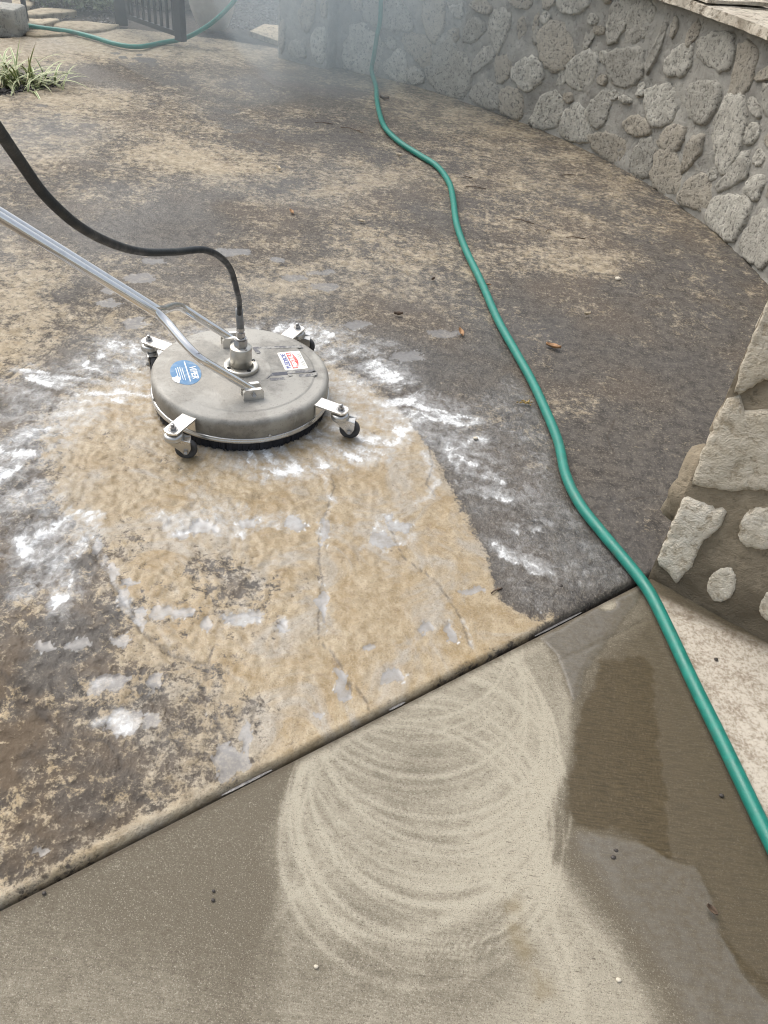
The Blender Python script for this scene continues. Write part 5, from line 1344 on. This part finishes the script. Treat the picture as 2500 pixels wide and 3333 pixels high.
# seed cluster
cs = gd(1133, 874)
mb = MB(); q = random.Random(9)
for i in range(26):
    M = Matrix.Translation((cs[0] + q.gauss(0, .011), cs[1] + q.gauss(0, .004), .005 + q.random() * .008)) @ Matrix.Rotation(q.uniform(0, 6), 4, 'Z') @ Matrix.Rotation(q.uniform(-.8, .8), 4, 'Y') @ Matrix.Diagonal((1, .5, .5, 1))
    mb.lathe([(.0001, -.006), (.003, -.003), (.0038, 0), (.003, .003), (.0001, .006)], 8, M)
tag(mb.build('seed_cluster', simple('seed_husks', (.33, .23, .085), .8, 0, .4, 90)), 'yellowish clump of seed husks left of the hose', 'seed cluster')
def pebble(x, y, r, col, lab, name='pebble', cat='pebble', zb=0.0):
    c = gd(x, y); bm = bmesh.new(); bmesh.ops.create_icosphere(bm, subdivisions=2, radius=r)
    for v_ in bm.verts:
        s = 1 + .3 * float(perlin(np.array([v_.co.x / r * 1.3 + x]), np.array([v_.co.y / r * 1.3 + v_.co.z / r]), 3)[0]); v_.co = Vector((v_.co.x * s * 1.25, v_.co.y * s, v_.co.z * s * .7))
    me = bpy.data.meshes.new(name); bm.to_mesh(me); bm.free(); me.polygons.foreach_set('use_smooth', [True] * len(me.polygons)); me.materials.append(col)
    o = link(bpy.data.objects.new(name, me)); o.location = (c[0], c[1], zb + r * .5); return tag(o, lab, cat, 'small bits lying on the concrete')
M_pp = simple('pale_pebble', (.62, .56, .45), .7, 0, .2, 90); M_pd = simple('dark_pebble', (.05, .042, .036), .5, 0, .3, 90)
pebble(1334, 604, .010, M_pp, 'pale pebble on the far right of the patio'); pebble(1338, 2115, .0035, M_pp, 'tiny white chip near the bottom right', zb=-.005); pebble(683, 2086, .003, M_pp, 'tiny white chip near the bottom centre', zb=-.005); pebble(1548, 1422, .004, M_pd, 'dark speck on dry concrete right of the hose', zb=-.005)
pebble(460, 1942, .0028, M_pd, 'lower of two dark pebbles on the walkway at left', zb=-.005); pebble(461, 1922, .0025, M_pd, 'upper, smaller of two dark pebbles on the walkway at left', zb=-.005); pebble(94, 1927, .003, M_pd, 'dark pebble close to the joint at lower left', zb=-.005); pebble(1560, 1716, .004, M_pd, 'dark speck on wet concrete left of the hose end', zb=-.005)
pebble(1326, 1850, .004, M_pd, 'lower dark drop-shaped pebble in the grey puddle', zb=-.005); pebble(1332, 1835, .0035, M_pd, 'upper dark drop-shaped pebble in the grey puddle', zb=-.005); pebble(1027, 948, .006, M_pp, 'tan pebble at the edge of the white foam'); pebble(1210, 1266, .005, M_pd, 'dark pebble on the wet patio right of the clean strip')
M_tw = simple('twig', (.09, .06, .04), .85, 0, .3, 90)
def twig(x, y, L, rz, lab, bend=.15, name='twig'):
    c = gd(x, y); d = Vector((cos(rz), sin(rz), 0)); n_ = Vector((-sin(rz), cos(rz), 0)); o0 = Vector((c[0], c[1], .004))
    mb = MB().tube([o0 - d * L * .5, o0 - d * L * .15 + n_ * bend * L * .5 + Vector((0, 0, .003)), o0 + d * L * .2 + n_ * bend * L * .4, o0 + d * L * .5], .0018, 7)
    mb.tube([o0 + d * L * .1 + n_ * bend * L * .45, o0 + d * L * .28 + n_ * L * .2], .0012, 6)
    tag(mb.build(name, M_tw), lab, 'twig', 'twigs on the patio')
twig(1243, 516, .09, .2, 'forked twig on the right part of the far patio'); twig(1028, 407, .10, .05, 'straight twig just right of the hose bend'); twig(760, 283, .14, -.3, 'long bent twig on the far patio left of the hose', .3); twig(1228, 380, .09, .5, 'short twig near the curved wall'); twig(1130, 480, .10, -.2, 'thin twig between hose and wall'); twig(1185, 500, .05, .9, 'tiny twig right of the forked one')
twig(1072, 1278, .035, .7, 'short pale twig on the edge of the cleaned strip', .05); twig(700, 268, .10, .2, 'twig on the grey far patio left of the long bent one', .2); twig(1010, 385, .05, .3, 'short twig beside the hose bend')

# ================================================================== MIST drifting over the far patio
tv = bpy.data.materials.new('mist'); tv.use_nodes = True
nt = tv.node_tree; nt.nodes.clear()
vo = nt.nodes.new('ShaderNodeOutputMaterial'); pv = nt.nodes.new('ShaderNodeVolumePrincipled')
pv.inputs['Color'].default_value = (.82, .925, 1.0, 1); pv.inputs['Density'].default_value = .34; pv.inputs['Anisotropy'].default_value = .35
nt.links.new(pv.outputs[0], vo.inputs['Volume'])
def puff(c, r, seed):
    bm = bmesh.new(); bmesh.ops.create_icosphere(bm, subdivisions=4, radius=1.0)
    co = np.array([v_.co[:] for v_ in bm.verts])
    d = 1 + .25 * fbm(co[:, 0] * 1.3 + seed, co[:, 1] * 1.3 + co[:, 2], seed, 3)
    for v_, s in zip(bm.verts, d): v_.co = Vector((v_.co.x * r[0] * s, v_.co.y * r[1] * s, v_.co.z * r[2] * s))
    me = bpy.data.meshes.new('mist'); bm.to_mesh(me); bm.free(); me.materials.append(tv)
    o = link(bpy.data.objects.new('mist', me)); o.location = c
    return tag(o, 'thin bluish mist drifting between wall and gate', 'mist', kind='stuff')
puff((-.72, 5.35, .62), (.80, .52, .70), 3)
thin = tv.copy(); thin.name = 'thin_mist'
thin.node_tree.nodes['Principled Volume'].inputs['Density'].default_value = .13
puff((-.95, 5.6, .55), (2.0, 1.35, .80), 14).data.materials[0] = thin
